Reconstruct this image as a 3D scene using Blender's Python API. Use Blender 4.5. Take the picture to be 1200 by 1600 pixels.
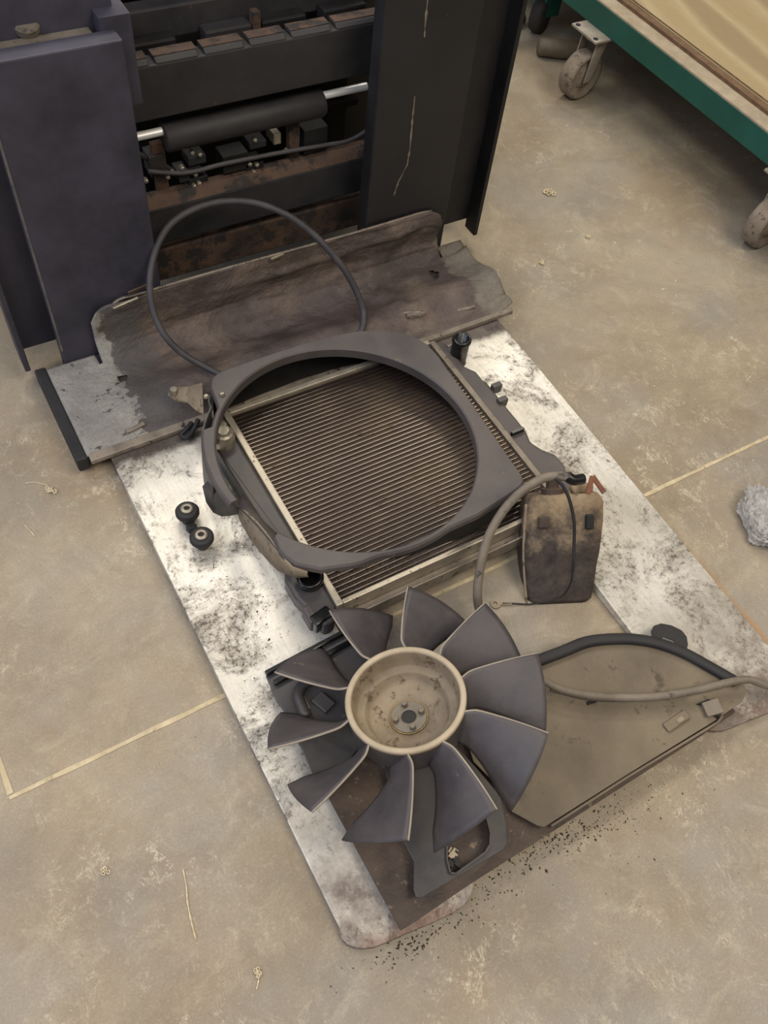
import bpy, bmesh, math, random
from mathutils import Vector, Matrix, noise
from mathutils.geometry import tessellate_polygon
for o in list(bpy.data.objects): bpy.data.objects.remove(o)
SC = bpy.context.scene
COL = SC.collection
PI = math.pi

# ------------------------------------------------------------------ camera
F = 1345.0
R0 = Vector((0.86471, -0.4938, 0.09186))
R1 = Vector((-0.36375, -0.74178, -0.56342))
R2 = Vector((0.34636, 0.45378, -0.82105))
EYE = Vector((0, 0, 1.5))
cam_data = bpy.data.cameras.new('camera')
cam = bpy.data.objects.new('camera', cam_data)
COL.objects.link(cam)
cam_data.sensor_fit = 'HORIZONTAL'
cam_data.sensor_width = 36
cam_data.lens = F / 1200 * 36
cam_data.clip_start = .02
m = Matrix(((R0.x, -R1.x, -R2.x, 0), (R0.y, -R1.y, -R2.y, 0), (R0.z, -R1.z, -R2.z, EYE.z), (0, 0, 0, 1)))
cam.matrix_world = m
SC.camera = cam

# ------------------------------------------------------------------ light
SC.view_settings.view_transform = 'Standard'
SC.view_settings.look = 'None'
SC.view_settings.gamma = 1
SC.view_settings.exposure = 0.0
w = bpy.data.worlds.new('World'); SC.world = w; w.use_nodes = True
w.node_tree.nodes['Background'].inputs[0].default_value = (.86, .84, .82, 1)
w.node_tree.nodes['Background'].inputs[1].default_value = .13

def area(name, loc, target, sx, sy, power, col):
    l = bpy.data.lights.new(name, 'AREA'); l.shape = 'RECTANGLE'; l.size = sx; l.size_y = sy
    l.energy = power; l.color = col
    o = bpy.data.objects.new(name, l); COL.objects.link(o)
    o.location = loc
    o.rotation_euler = (Vector(target) - Vector(loc)).to_track_quat('-Z', 'Y').to_euler()
    return o
area('ceiling_light', (3.3, 3.8, 4.0), (2.2, 1.6, 0), 1.9, .6, 74, (1.0, .93, .80))
area('ceiling_light', (.9, 3.4, 4.0), (.8, 1.4, 0), 1.5, .5, 46, (1.0, .94, .84))
area('ceiling_light', (-1.2, 3.0, 4.0), (0, 1.2, 0), 1.5, .5, 46, (1.0, .96, .90))
area('ceiling_light', (1.8, -1.2, 4.0), (1.2, .2, 0), 2.6, 1.4, 104, (1.0, .89, .72))
area('ceiling_light', (-1.2, -.8, 3.8), (0, .2, 0), 1.6, 1.4, 52, (.98, .97, .96))
area('door_daylight', (-3.0, 1.0, 3.0), (-.1, .9, .1), 2.0, 1.8, 66, (.68, .77, 1.0))

# ------------------------------------------------------------------ helpers
def U(px, py, z=None, Y=None):
    """the place in the shop seen at a spot of the photograph, at height z or at depth Y"""
    r = R0 * (px - 600) + R1 * (py - 800) + R2 * F
    t = (z - EYE.z) / r.z if z is not None else (Y - EYE.y) / r.y
    return EYE + r * t
def U2(pts, z): return [(p.x, p.y) for p in (U(a, b, z) for a, b in pts)]

def link(name, me, mat, parent=None, smooth=False, kind=None):
    o = bpy.data.objects.new(name, me); COL.objects.link(o)
    if mat: me.materials.append(mat)
    if parent: o.parent = parent
    if smooth:
        for p in me.polygons: p.use_smooth = True
    if kind: o['kind'] = kind
    return o
def tag(o, label, cat, group=None, kind=None):
    o['label'] = label; o['category'] = cat
    if group: o['group'] = group
    if kind: o['kind'] = kind
    return o
def thing(name, label, cat, loc=(0, 0, 0), group=None):
    o = bpy.data.objects.new(name, None); COL.objects.link(o); o.empty_display_size = .05
    o.location = loc
    return tag(o, label, cat, group)

class MB:
    """collects shapes into one mesh, coordinates in world space; origin is taken off at build"""
    def __init__(s): s.v = []; s.f = []
    def add(s, vs, fs):
        n = len(s.v); s.v += [Vector(v) for v in vs]; s.f += [tuple(i + n for i in f) for f in fs]; return s
    def box(s, a, b):
        x0, y0, z0 = a; x1, y1, z1 = b
        return s.add([(x0,y0,z0),(x1,y0,z0),(x1,y1,z0),(x0,y1,z0),(x0,y0,z1),(x1,y0,z1),(x1,y1,z1),(x0,y1,z1)],
                     [(0,3,2,1),(4,5,6,7),(0,1,5,4),(1,2,6,5),(2,3,7,6),(3,0,4,7)])
    def hexa(s, c8):
        return s.add(c8, [(0,3,2,1),(4,5,6,7),(0,1,5,4),(1,2,6,5),(2,3,7,6),(3,0,4,7)])
    def obox(s, c, ax, ay, az):
        c = Vector(c); ax = Vector(ax); ay = Vector(ay); az = Vector(az)
        vs = [c + ax*i + ay*j + az*k for k in (-1, 1) for i, j in ((-1,-1),(1,-1),(1,1),(-1,1))]
        return s.hexa(vs)
    def bar(s, p, q, wid, hei, up=(0, 0, 1)):
        p = Vector(p); q = Vector(q); d = (q - p); L = d.length; d.normalize()
        up = Vector(up); sd = d.cross(up).normalized(); u = sd.cross(d).normalized()
        return s.obox((p + q) / 2, d * L / 2, sd * wid / 2, u * hei / 2)
    def plate(s, outer, z, th, holes=(), fz=None):
        """flat plate from an outline in plan; z is the top face, th the thickness"""
        loops = [list(outer)] + [list(h) for h in holes]
        fz = fz or (lambda x, y: z)
        vl = [[Vector((x, y, 0)) for x, y in lp] for lp in loops]
        tris = tessellate_polygon(vl)
        flat = [p for lp in loops for p in lp]; n = len(flat)
        vs = [(x, y, fz(x, y)) for x, y in flat] + [(x, y, fz(x, y) - th) for x, y in flat]
        fs = []
        for t in tris:
            a, b, c = [Vector((*flat[i], 0)) for i in t]
            up = (b - a).cross(c - a).z > 0
            t = tuple(t) if up else tuple(reversed(t))
            fs.append(t); fs.append(tuple(i + n for i in reversed(t)))
        k = 0
        for lp in loops:
            L = len(lp)
            for i in range(L): fs.append((k + i, k + (i + 1) % L, k + (i + 1) % L + n, k + i + n))
            k += L
        return s.add(vs, fs)
    def lathe(s, prof, c=(0, 0, 0), axis=(0, 0, 1), seg=40, close=False, scallop=0, cap0=True):
        c = Vector(c); ax = Vector(axis).normalized()
        e1 = ax.orthogonal().normalized(); e2 = ax.cross(e1)
        vs = []; fs = []; n = len(prof)
        for i in range(seg):
            a = 2 * PI * i / seg
            for r, h in prof:
                rr = r * (1 + scallop * math.cos(a * 8)) if scallop else r
                vs.append(c + ax * h + (e1 * math.cos(a) + e2 * math.sin(a)) * rr)
        for i in range(seg):
            j = (i + 1) % seg
            for k in range(n - 1): fs.append((i*n + k, j*n + k, j*n + k + 1, i*n + k + 1))
            if close: fs.append((i*n + n - 1, j*n + n - 1, j*n, i*n))
        if not close:
            for k in ((0, n - 1) if cap0 else (n - 1,)):
                if prof[k][0] > 1e-5: fs.append(tuple((i*n + k) for i in range(seg)))
        return s.add(vs, fs)
    def tube(s, pts, r, seg=12, sub=8, ribs=None, caps=True):
        pts = [Vector(p) for p in pts]
        P = []
        ex = [pts[0] * 2 - pts[1]] + pts + [pts[-1] * 2 - pts[-2]]
        for i in range(1, len(ex) - 2):
            a, b, c, d = ex[i-1:i+3]
            for k in range(sub):
                t = k / sub
                P.append(.5*((2*b) + (c-a)*t + (2*a-5*b+4*c-d)*t*t + (3*b-a-3*c+d)*t**3))
        P.append(pts[-1])
        T = [(P[min(i+1, len(P)-1)] - P[max(i-1, 0)]).normalized() for i in range(len(P))]
        nrm = T[0].orthogonal().normalized(); vs = []; fs = []
        for i, p in enumerate(P):
            nrm = (nrm - T[i] * nrm.dot(T[i])).normalized(); b = T[i].cross(nrm)
            rr = r(i / (len(P)-1)) if callable(r) else r
            if ribs and ribs(i / (len(P)-1)): rr *= 1.0 + (.16 if i % 2 else 0)
            for k in range(seg):
                a = 2*PI*k/seg; vs.append(p + (nrm*math.cos(a) + b*math.sin(a))*rr)
        for i in range(len(P)-1):
            for k in range(seg):
                l = (k+1) % seg
                fs.append((i*seg+k, i*seg+l, (i+1)*seg+l, (i+1)*seg+k))
        if caps:
            fs.append(tuple(reversed(range(seg)))); fs.append(tuple((len(P)-1)*seg + k for k in range(seg)))
        return s.add(vs, fs)
    def build(s, name, mat, parent=None, smooth=False, bevel=0, auto=False, org=None, kind=None, solid=0):
        me = bpy.data.meshes.new(name)
        if org is None:
            if parent: org = parent['_w'] if '_w' in parent else (0, 0, 0)
            else:
                xs = [v.x for v in s.v]; ys = [v.y for v in s.v]; zs = [v.z for v in s.v]
                org = ((min(xs)+max(xs))/2, (min(ys)+max(ys))/2, min(zs))
        org = Vector(org)
        me.from_pydata([v - org for v in s.v], [], s.f); me.update()
        bm = bmesh.new(); bm.from_mesh(me); bmesh.ops.recalc_face_normals(bm, faces=bm.faces); bm.to_mesh(me); bm.free()
        o = link(name, me, mat, parent, smooth, kind)
        if not parent: o.location = org
        o['_w'] = tuple(org)
        if solid:
            q = o.modifiers.new('s', 'SOLIDIFY'); q.thickness = solid; q.offset = -1
        if bevel:
            q = o.modifiers.new('b', 'BEVEL'); q.width = bevel; q.segments = 2; q.limit_method = 'ANGLE'; q.angle_limit = .6
            if auto:
                for p in me.polygons: p.use_smooth = False
        return o
def root(name, label, cat, loc, group=None):
    o = thing(name, label, cat, loc, group); o['_w'] = tuple(loc); return o

# ------------------------------------------------------------------ materials
def srgb(r, g=None, b=None):
    if g is None: r, g, b = r
    f = lambda c: (c/255/12.92) if c/255 <= .04045 else ((c/255 + .055)/1.055)**2.4
    return (f(r), f(g), f(b), 1)
class NT:
    def __init__(s, name):
        s.m = bpy.data.materials.new(name); s.m.use_nodes = True
        s.t = s.m.node_tree; s.n = s.t.nodes; s.b = s.n['Principled BSDF']
        s.co = s.n.new('ShaderNodeTexCoord'); s.src = s.co.outputs['Object']
    def lk(s, a, b): s.t.links.new(a, b)
    def map(s, scale=(1,1,1), rot=(0,0,0), loc=(0,0,0)):
        q = s.n.new('ShaderNodeMapping'); q.inputs['Scale'].default_value = scale
        q.inputs['Rotation'].default_value = rot; q.inputs['Location'].default_value = loc
        s.lk(s.src, q.inputs[0]); return q.outputs[0]
    def noise(s, scale, detail=6, rough=.6, vec=None, dist=0):
        q = s.n.new('ShaderNodeTexNoise'); q.inputs['Scale'].default_value = scale
        q.inputs['Detail'].default_value = detail; q.inputs['Roughness'].default_value = rough
        q.inputs['Distortion'].default_value = dist
        s.lk(vec or s.src, q.inputs['Vector']); return q.outputs['Fac']
    def ramp(s, fac, stops):
        q = s.n.new('ShaderNodeValToRGB'); e = q.color_ramp.elements
        while len(e) < len(stops): e.new(.5)
        for i, (p, c) in enumerate(stops):
            e[i].position = p; e[i].color = c if isinstance(c, tuple) else (c, c, c, 1)
        s.lk(fac, q.inputs[0]); return q.outputs[0]
    def mix(s, fac, a, b, mode='MIX'):
        q = s.n.new('ShaderNodeMix'); q.data_type = 'RGBA'; q.blend_type = mode
        for i, v in ((0, fac), (6, a), (7, b)):
            if isinstance(v, (tuple, float, int)): q.inputs[i].default_value = v
            else: s.lk(v, q.inputs[i])
        return q.outputs[2]
    def math(s, op, a, b=0.0):
        q = s.n.new('ShaderNodeMath'); q.operation = op
        for i, v in ((0, a), (1, b)):
            if isinstance(v, (float, int)): q.inputs[i].default_value = v
            else: s.lk(v, q.inputs[i])
        return q.outputs[0]
    def xyz(s):
        q = s.n.new('ShaderNodeSeparateXYZ'); s.lk(s.src, q.inputs[0]); return q.outputs
    def bump(s, h, strength=.3, dist=.002):
        q = s.n.new('ShaderNodeBump'); q.inputs['Strength'].default_value = strength; q.inputs['Distance'].default_value = dist
        s.lk(h, q.inputs['Height']); s.lk(q.outputs[0], s.b.inputs['Normal'])
    def set(s, col=None, rough=None, metal=None, spec=None):
        for k, v in (('Base Color', col), ('Roughness', rough), ('Metallic', metal), ('Specular IOR Level', spec)):
            if v is None: continue
            if isinstance(v, (tuple, float, int)): s.b.inputs[k].default_value = v
            else: s.lk(v, s.b.inputs[k])
        return s.m
def worn(name, c1, c2, scale=14, rough=.5, metal=0, lo=.35, hi=.65, c3=None, s3=60, t3=.62, bump=.25, spec=.5, r2=None):
    t = NT(name)
    n1 = t.noise(scale, 8, .65)
    c = t.ramp(n1, [(lo, srgb(c1)), (hi, srgb(c2))])
    if c3:
        n3 = t.noise(s3, 6, .7)
        c = t.mix(t.ramp(n3, [(t3, 0.0), (t3 + .07, 1.0)]), c, srgb(c3))
    t.bump(t.noise(scale * 8, 6, .7), bump, .0015)
    r = t.ramp(n1, [(lo, rough), (hi, r2 if r2 is not None else min(1, rough + .12))])
    return t.set(c, r, metal, spec)

M = {}
# floor
def floor_mat():
    t = NT('concrete')
    x, y, z = t.xyz()
    base = t.ramp(t.noise(1.3, 8, .66, dist=.5), [(.32, srgb(130, 116, 97)), (.5, srgb(158, 143, 121)), (.68, srgb(180, 167, 145))])
    c = t.mix(t.ramp(t.noise(2.3, 6, .6, vec=t.map(loc=(7, 3, 0))), [(.44, 0.0), (.66, .7)]), base, srgb(146, 142, 136))
    c = t.mix(t.ramp(t.noise(1.9, 5, .65, vec=t.map(loc=(2, 9, 4)), dist=.8), [(.60, 0.0), (.78, .45)]), c, srgb(166, 132, 98))
    # cloudy wear, scraped lighter and dirtied darker, down to fine grain
    c = t.mix(t.ramp(t.noise(7, 12, .8, vec=t.map(loc=(1, 1, 0)), dist=.6), [(.46, 0.0), (.72, .5)]), c, srgb(116, 104, 86))
    c = t.mix(t.ramp(t.noise(11, 12, .8, vec=t.map(loc=(5, 2, 0)), dist=.9), [(.52, 0.0), (.74, .42)]), c, srgb(202, 192, 168))
    c = t.mix(t.ramp(t.noise(240, 4, .8), [(.40, .22), (.60, 0.0)]), c, srgb(104, 94, 78))
    c = t.mix(t.ramp(t.noise(200, 4, .8, vec=t.map(loc=(3, 1, 2))), [(.56, 0.0), (.70, .30)]), c, srgb(214, 204, 180))
    # thin squiggly pale scratches in loose patches
    patch = t.ramp(t.noise(2.2, 5, .65, vec=t.map(loc=(4, 4, 0))), [(.47, 0.0), (.60, 1.0)])
    brk = t.ramp(t.noise(17, 6, .75, vec=t.map(loc=(2, 0, 3))), [(.50, 0.0), (.57, .8)])
    for sc, lo, rt in ((8, (1, 1, 0), .4), (13, (6, 3, 1), -.9)):
        q = t.noise(sc, 9, .74, vec=t.map((1.3, .8, 1), (0, 0, rt), lo), dist=1.1)
        ln = t.ramp(q, [(.490, 0.0), (.5, 1.0), (.510, 0.0)])
        c = t.mix(t.math('MULTIPLY', t.math('MULTIPLY', ln, patch), brk), c, srgb(226, 214, 188))
    sp = t.ramp(t.noise(60, 4, .6, vec=t.map(loc=(8, 2, 0))), [(.71, 0.0), (.75, .7)])
    c = t.mix(sp, c, srgb(84, 76, 64))
    v = t.n.new('ShaderNodeTexVoronoi'); v.inputs['Scale'].default_value = 2.1
    t.lk(t.map(loc=(.33, .21, 0)), v.inputs['Vector'])
    d = t.math('ADD', v.outputs['Distance'], t.math('MULTIPLY', t.noise(16, 5, .7), .12))
    c = t.mix(t.ramp(d, [(.085, .45), (.12, 0.0)]), c, srgb(92, 86, 78))
    # rust stain bled out along the right fork
    e = t.math('ABSOLUTE', t.math('SUBTRACT', t.math('ADD', x, t.math('MULTIPLY', t.noise(9, 5, .7), .03)), 1.176))
    m1 = t.n.new('ShaderNodeMapRange'); m1.inputs['From Min'].default_value = .022; m1.inputs['From Max'].default_value = .004; t.lk(e, m1.inputs['Value'])
    m2 = t.n.new('ShaderNodeMapRange'); m2.inputs['From Min'].default_value = .50; m2.inputs['From Max'].default_value = .38; t.lk(y, m2.inputs['Value'])
    m3 = t.n.new('ShaderNodeMapRange'); m3.inputs['From Min'].default_value = .06; m3.inputs['From Max'].default_value = .16; t.lk(y, m3.inputs['Value'])
    c = t.mix(t.math('MULTIPLY', t.math('MULTIPLY', m1.outputs[0], m3.outputs[0]), t.math('MULTIPLY', m2.outputs[0], .75)), c, srgb(176, 124, 66))
    t.bump(t.noise(90, 10, .8), .35, .0012)
    r = t.ramp(t.noise(3, 8, .7), [(.35, .42), (.65, .66)])
    return t.set(c, r, 0, .42)
M['floor'] = floor_mat()
M['joint'] = worn('joint_filler', (176, 160, 128), (206, 191, 158), 30, .8, c3=(148, 133, 106), s3=90, t3=.60)

def fork_top():
    t = NT('worn_steel')
    x, y, z = t.xyz()
    base = t.ramp(t.noise(4, 8, .65), [(.35, srgb(200, 194, 182)), (.60, srgb(238, 233, 223))])
    base = t.mix(t.ramp(t.noise(30, 6, .7, vec=t.map((5, .6, 1))), [(.45, 0.0), (.75, .30)]), base, srgb(150, 142, 132))
    # smudged oily film with a torn, streaky border and fine crumbs in it
    cloud = t.noise(6.5, 12, .80, vec=t.map((1, 1, 1), loc=(3.1, .4, 0)), dist=.5)
    sm = t.ramp(cloud, [(.47, 0.0), (.56, .45), (.70, .85)])
    c = t.mix(sm, base, srgb(112, 100, 86))
    spk = t.noise(95, 10, .85, dist=.4)
    k = t.math('ADD', spk, t.math('MULTIPLY', t.ramp(cloud, [(.42, 0.0), (.66, 1.0)]), .16))
    msk = t.ramp(k, [(.575, 0.0), (.67, .85)])
    c = t.mix(msk, c, srgb(66, 56, 47))
    far = t.n.new('ShaderNodeMapRange'); far.inputs['From Min'].default_value = .50; far.inputs['From Max'].default_value = .30
    t.lk(t.math('ADD', y, t.math('MULTIPLY', t.noise(7, 5, .7), .18)), far.inputs['Value'])
    film = t.math('MULTIPLY', far.outputs[0], t.ramp(t.noise(8, 8, .72, vec=t.map(loc=(1, 5, 0))), [(.38, .25), (.6, 1.0)]))
    c = t.mix(film, c, srgb(118, 105, 97))
    rm = t.n.new('ShaderNodeMapRange'); rm.inputs['From Min'].default_value = .175; rm.inputs['From Max'].default_value = .145
    t.lk(t.math('ADD', y, t.math('MULTIPLY', t.noise(26, 6, .75), .08)), rm.inputs['Value'])
    c = t.mix(t.math('MULTIPLY', rm.outputs[0], t.ramp(t.noise(7, 3, .5, vec=t.map(loc=(6.3, 2, 0))), [(.42, 0.1), (.56, .65)])), c, srgb(122, 86, 66))
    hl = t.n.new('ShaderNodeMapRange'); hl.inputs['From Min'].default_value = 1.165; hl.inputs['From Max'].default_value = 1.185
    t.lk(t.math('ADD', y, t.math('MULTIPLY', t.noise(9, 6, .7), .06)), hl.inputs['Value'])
    c = t.mix(t.math('MULTIPLY', hl.outputs[0], .9), c, srgb(62, 50, 46))  # dark oily band below the shield lip, the lip's shadow painted in with it
    t.bump(t.noise(70, 9, .8), .45, .0014)
    r = t.mix(msk, t.mix(sm, (.40,)*3 + (1,), (.6,)*3 + (1,)), (.85,)*3 + (1,))
    mt = t.math('MULTIPLY', t.math('SUBTRACT', 1.0, t.math('MAXIMUM', msk, film)), .5)
    return t.set(c, r, mt, .5)
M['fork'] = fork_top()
M['mast_l'] = worn('cool_lit_black_paint', (50, 49, 60), (68, 65, 78), 9, .5, c3=(112, 108, 114), s3=60, t3=.69, bump=.15)  # left side's black paint with the cool daylight tinted into its colour
M['mast'] = worn('black_paint', (27, 26, 29), (38, 36, 38), 7, .5, c3=(90, 80, 70), s3=55, t3=.69, bump=.15)
M['edge'] = worn('rubbed_edge', (96, 94, 98), (128, 124, 120), 30, .5, metal=.3)
M['black'] = worn('grease_shade_black', (16, 15, 16), (28, 26, 26), 12, .55, bump=.2)  # grease on most parts, painted shade on the right flange
M['carriage'] = worn('dark_carriage', (36, 35, 38), (50, 48, 49), 9, .55, c3=(88, 66, 52), s3=26, t3=.66)
M['rustbar'] = worn('rusty_bar', (58, 46, 40), (92, 70, 56), 9, .75, c3=(44, 38, 36), s3=16, t3=.50)
M['dustbar'] = worn('dusty_bar', (96, 88, 78), (118, 108, 96), 14, .85, c3=(70, 62, 54), s3=50, t3=.55)
M['chrome'] = worn('chrome', (240, 240, 242), (250, 250, 250), 4, .3, metal=.35, bump=0, r2=.34)
M['plastic'] = worn('grey_black_plastic', (58, 56, 58), (82, 77, 74), 8, .44, c3=(112, 100, 88), s3=22, t3=.67, bump=.25)
M['plastic_warm'] = worn('dusty_plastic', (70, 65, 65), (92, 85, 82), 7, .52, c3=(118, 104, 92), s3=24, t3=.66, bump=.25)
M['void'] = worn('bore_shade_black', (4, 4, 4), (7, 7, 7), 10, .9, spec=.1)
M['gloss'] = worn('glossy_black_plastic', (16, 16, 18), (28, 27, 28), 8, .22, bump=.1)
M['rubber'] = worn('rubber', (30, 29, 32), (44, 42, 44), 20, .6, bump=.2)
M['hose'] = worn('dusty_hose', (58, 56, 60), (78, 74, 76), 18, .55, bump=.15)
M['hose_warm'] = worn('dusty_grey_hose', (104, 95, 84), (130, 119, 105), 16, .6, c3=(66, 60, 56), s3=30, t3=.6)
M['alu'] = worn('aluminium', (168, 158, 142), (196, 186, 168), 30, .42, metal=.6, c3=(96, 84, 70), s3=60, t3=.6)
M['alu_dark'] = worn('dirty_aluminium', (118, 109, 99), (152, 141, 128), 22, .5, metal=.45, c3=(60, 52, 46), s3=50, t3=.58)
M['zinc'] = worn('zinc_plate', (150, 142, 128), (182, 172, 154), 30, .38, metal=.7, c3=(84, 74, 60), s3=60, t3=.6)
M['fanplastic'] = worn('fan_plastic', (60, 56, 59), (82, 76, 77), 9, .48, c3=(108, 97, 88), s3=22, t3=.67, bump=.25)
M['fanedge'] = worn('worn_edge', (132, 122, 110), (160, 148, 132), 20, .6)
M['hub'] = worn('dusty_hub', (120, 106, 88), (146, 131, 110), 16, .7, c3=(92, 78, 62), s3=46, t3=.56, bump=.35)
M['hubcore'] = worn('hub_core_metal', (104, 97, 88), (128, 120, 108), 30, .5, metal=.5, c3=(136, 104, 66), s3=50, t3=.56)
M['hubrim'] = worn('hub_rim', (164, 148, 124), (186, 170, 146), 20, .6, bump=.2)
M['tray'] = worn('oily_sheet', (50, 39, 34), (88, 71, 58), 8, .5, c3=(112, 96, 76), s3=44, t3=.60, bump=1.0)
M['panel'] = worn('dusty_sheet', (94, 83, 69), (122, 110, 91), 5, .58, c3=(80, 69, 57), s3=18, t3=.60, bump=.6)
M['panel_edge'] = worn('bare_edge', (128, 116, 98), (158, 144, 122), 30, .55, metal=.2)
M['tank'] = None
def tank_mat():
    t = NT('caked_tank_plastic')
    x, y, z = t.xyz()
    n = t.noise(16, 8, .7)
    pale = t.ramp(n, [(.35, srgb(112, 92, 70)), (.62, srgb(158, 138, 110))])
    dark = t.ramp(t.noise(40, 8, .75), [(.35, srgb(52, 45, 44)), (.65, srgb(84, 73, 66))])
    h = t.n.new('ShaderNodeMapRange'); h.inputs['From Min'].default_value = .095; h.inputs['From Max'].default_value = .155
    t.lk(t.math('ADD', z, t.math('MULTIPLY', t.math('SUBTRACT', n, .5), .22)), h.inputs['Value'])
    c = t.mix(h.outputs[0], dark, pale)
    t.bump(t.noise(60, 8, .7), .6, .003)
    return t.set(c, .7, 0, .4)
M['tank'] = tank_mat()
M['rust'] = worn('rust_brown', (104, 66, 52), (140, 92, 70), 30, .8)
M['green'] = worn('green_paint', (16, 76, 66), (24, 90, 78), 6, .42, c3=(110, 104, 88), s3=50, t3=.74, bump=.06)
M['lip'] = worn('dusty_lip', (150, 136, 116), (174, 160, 138), 20, .75, c3=(104, 92, 76), s3=50, t3=.64)
M['plyedge'] = worn('plywood_edge', (98, 74, 54), (122, 96, 72), 40, .8)
def ply():
    t = NT('plywood')
    wv = t.n.new('ShaderNodeTexWave'); wv.inputs['Scale'].default_value = 1.2; wv.inputs['Distortion'].default_value = 14
    wv.inputs['Detail'].default_value = 3; wv.inputs['Detail Scale'].default_value = .7
    t.lk(t.map((1, .35, 1), (0, 0, .25)), wv.inputs['Vector'])
    c = t.ramp(wv.outputs['Fac'], [(.1, srgb(150, 131, 100)), (.4, srgb(176, 160, 126)), (.9, srgb(164, 145, 110))])
    c = t.mix(t.ramp(t.noise(60, 6, .6, vec=t.map((8, .5, 1))), [(.45, 0.0), (.75, .3)]), c, srgb(120, 100, 74))
    return t.set(c, .65, 0, .35)
M['ply'] = ply()
M['wheel'] = worn('dusty_wheel', (118, 106, 94), (140, 128, 114), 20, .75, c3=(84, 74, 64), s3=60, t3=.56)
M['wheeldark'] = worn('wheel_core', (44, 38, 36), (62, 54, 48), 20, .7)
M['caster'] = worn('caster_steel', (150, 142, 132), (178, 170, 158), 20, .5, metal=.4)
M['shaving'] = worn('wood_shaving', (204, 188, 152), (228, 214, 184), 30, .8)
M['crumb'] = worn('dirt_crumb', (48, 42, 32), (74, 64, 46), 60, .9)
M['goldring'] = worn('brass_ring', (120, 100, 66), (176, 150, 96), 40, .35, metal=.6)
def shield_mat():
    t = NT('caked_shield')
    x, y, z = t.xyz()
    n = t.noise(5, 7, .65, dist=.6)
    c = t.ramp(n, [(.34, srgb(82, 71, 68)), (.5, srgb(104, 91, 86)), (.66, srgb(130, 114, 101))])
    c = t.mix(t.ramp(t.noise(9, 7, .7, vec=t.map((.7, 1.3, 1), loc=(3, 0, 0)), dist=.5), [(.50, 0.0), (.66, .7)]), c, srgb(54, 46, 43))
    c = t.mix(t.ramp(t.noise(34, 8, .75), [(.62, 0.0), (.7, .5)]), c, srgb(138, 122, 100))
    # bare pale paint at the two ends, its border torn
    n2 = t.math('MULTIPLY', t.math('SUBTRACT', t.noise(14, 6, .7), .5), .13)
    a = t.n.new('ShaderNodeMapRange'); a.inputs['From Min'].default_value = -.405; a.inputs['From Max'].default_value = -.412
    t.lk(t.math('ADD', x, n2), a.inputs['Value'])
    b = t.n.new('ShaderNodeMapRange'); b.inputs['From Min'].default_value = .462; b.inputs['From Max'].default_value = .475
    t.lk(t.math('ADD', x, n2), b.inputs['Value'])
    g = t.n.new('ShaderNodeMapRange'); g.inputs['From Min'].default_value = -.30; g.inputs['From Max'].default_value = -.345
    t.lk(t.math('ADD', x, t.math('MULTIPLY', n2, .6)), g.inputs['Value'])
    c = t.mix(t.math('MULTIPLY', g.outputs[0], .75), c, srgb(98, 96, 95))
    pale = t.ramp(t.noise(8, 6), [(.35, srgb(148, 144, 140)), (.65, srgb(176, 172, 164))])
    pale = t.mix(t.ramp(t.noise(24, 6, .7, vec=t.map(loc=(5, 5, 0))), [(.60, 0.0), (.64, .9)]), pale, srgb(70, 62, 54))
    pale2 = t.ramp(t.noise(8, 6), [(.35, srgb(120, 112, 100)), (.65, srgb(148, 140, 128))])
    c = t.mix(a.outputs[0], c, pale); c = t.mix(b.outputs[0], c, pale2)
    c = t.mix(t.ramp(t.noise(130, 6, .8), [(.40, .25), (.6, 0.0)]), c, srgb(50, 43, 40))
    t.bump(t.noise(8, 10, .72, dist=.6), .9, .016)
    r = t.ramp(n, [(.3, .36), (.7, .62)])
    return t.set(c, r, .05, .5)
M['shield'] = shield_mat()
def core_mat():
    t = NT('radiator_fins')
    wv = t.n.new('ShaderNodeTexWave'); wv.bands_direction = 'X'; wv.inputs['Scale'].default_value = 130
    t.lk(t.src, wv.inputs['Vector'])
    c = t.ramp(wv.outputs['Fac'], [(.2, srgb(54, 45, 42)), (.8, srgb(100, 86, 78))])
    c = t.mix(t.ramp(t.noise(7, 6, .7), [(.5, 0.0), (.7, .5)]), c, srgb(116, 98, 74))
    t.bump(wv.outputs['Fac'], .6, .002)
    return t.set(c, .28, .85, .5)
M['fins'] = core_mat()
M['tubes'] = worn('radiator_tubes', (104, 94, 87), (130, 119, 108), 8, .27, metal=.8, c3=(80, 66, 54), s3=20, t3=.6, bump=.1)
def wrap_mat():
    t = NT('clear_plastic_wrap')
    t.set(srgb(228, 225, 222), .14, 0, .9)
    t.b.inputs['Transmission Weight'].default_value = .35; t.b.inputs['IOR'].default_value = 1.2
    t.bump(t.noise(45, 6, .7, dist=1.5), 1.0, .01)
    return t.m
M['wrap'] = wrap_mat()

# ------------------------------------------------------------------ setting
fl = MB(); fl.box((-3, -2.2, -.05), (6, 6, 0)); fl.build('floor', M['floor'], kind='structure', org=(0, 0, 0))
random.seed(4)
def strip(p, q, wd, name):
    b = MB(); p = Vector(p); q = Vector(q); n = 90; sd = (q - p).normalized().cross(Vector((0, 0, 1)))
    L = []; Rr = []
    for i in range(n + 1):
        c = p.lerp(q, i / n); L.append(c + sd * (wd/2 + random.uniform(-.0012, .0012))); Rr.append(c - sd * (wd/2 + random.uniform(-.0012, .0012)))
    vs = []; fs = []
    for i in range(n + 1):
        for v in (L[i], Rr[i]): vs += [(v.x, v.y, .0012), (v.x, v.y, -.002)]
    for i in range(n):
        a = i*4; c = a + 4
        fs += [(a, a+2, c+2, c), (a, c, c+1, a+1), (a+2, a+3, c+3, c+2)]
    b.add(vs, fs); b.build(name, M['joint'], kind='structure')
strip((-.216, .604, 0), (2.9, .618, 0), .0080, 'trim_1')
strip((-.2125, .6095, 0), (-.237, 2.4, 0), .0085, 'trim_2')

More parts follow.
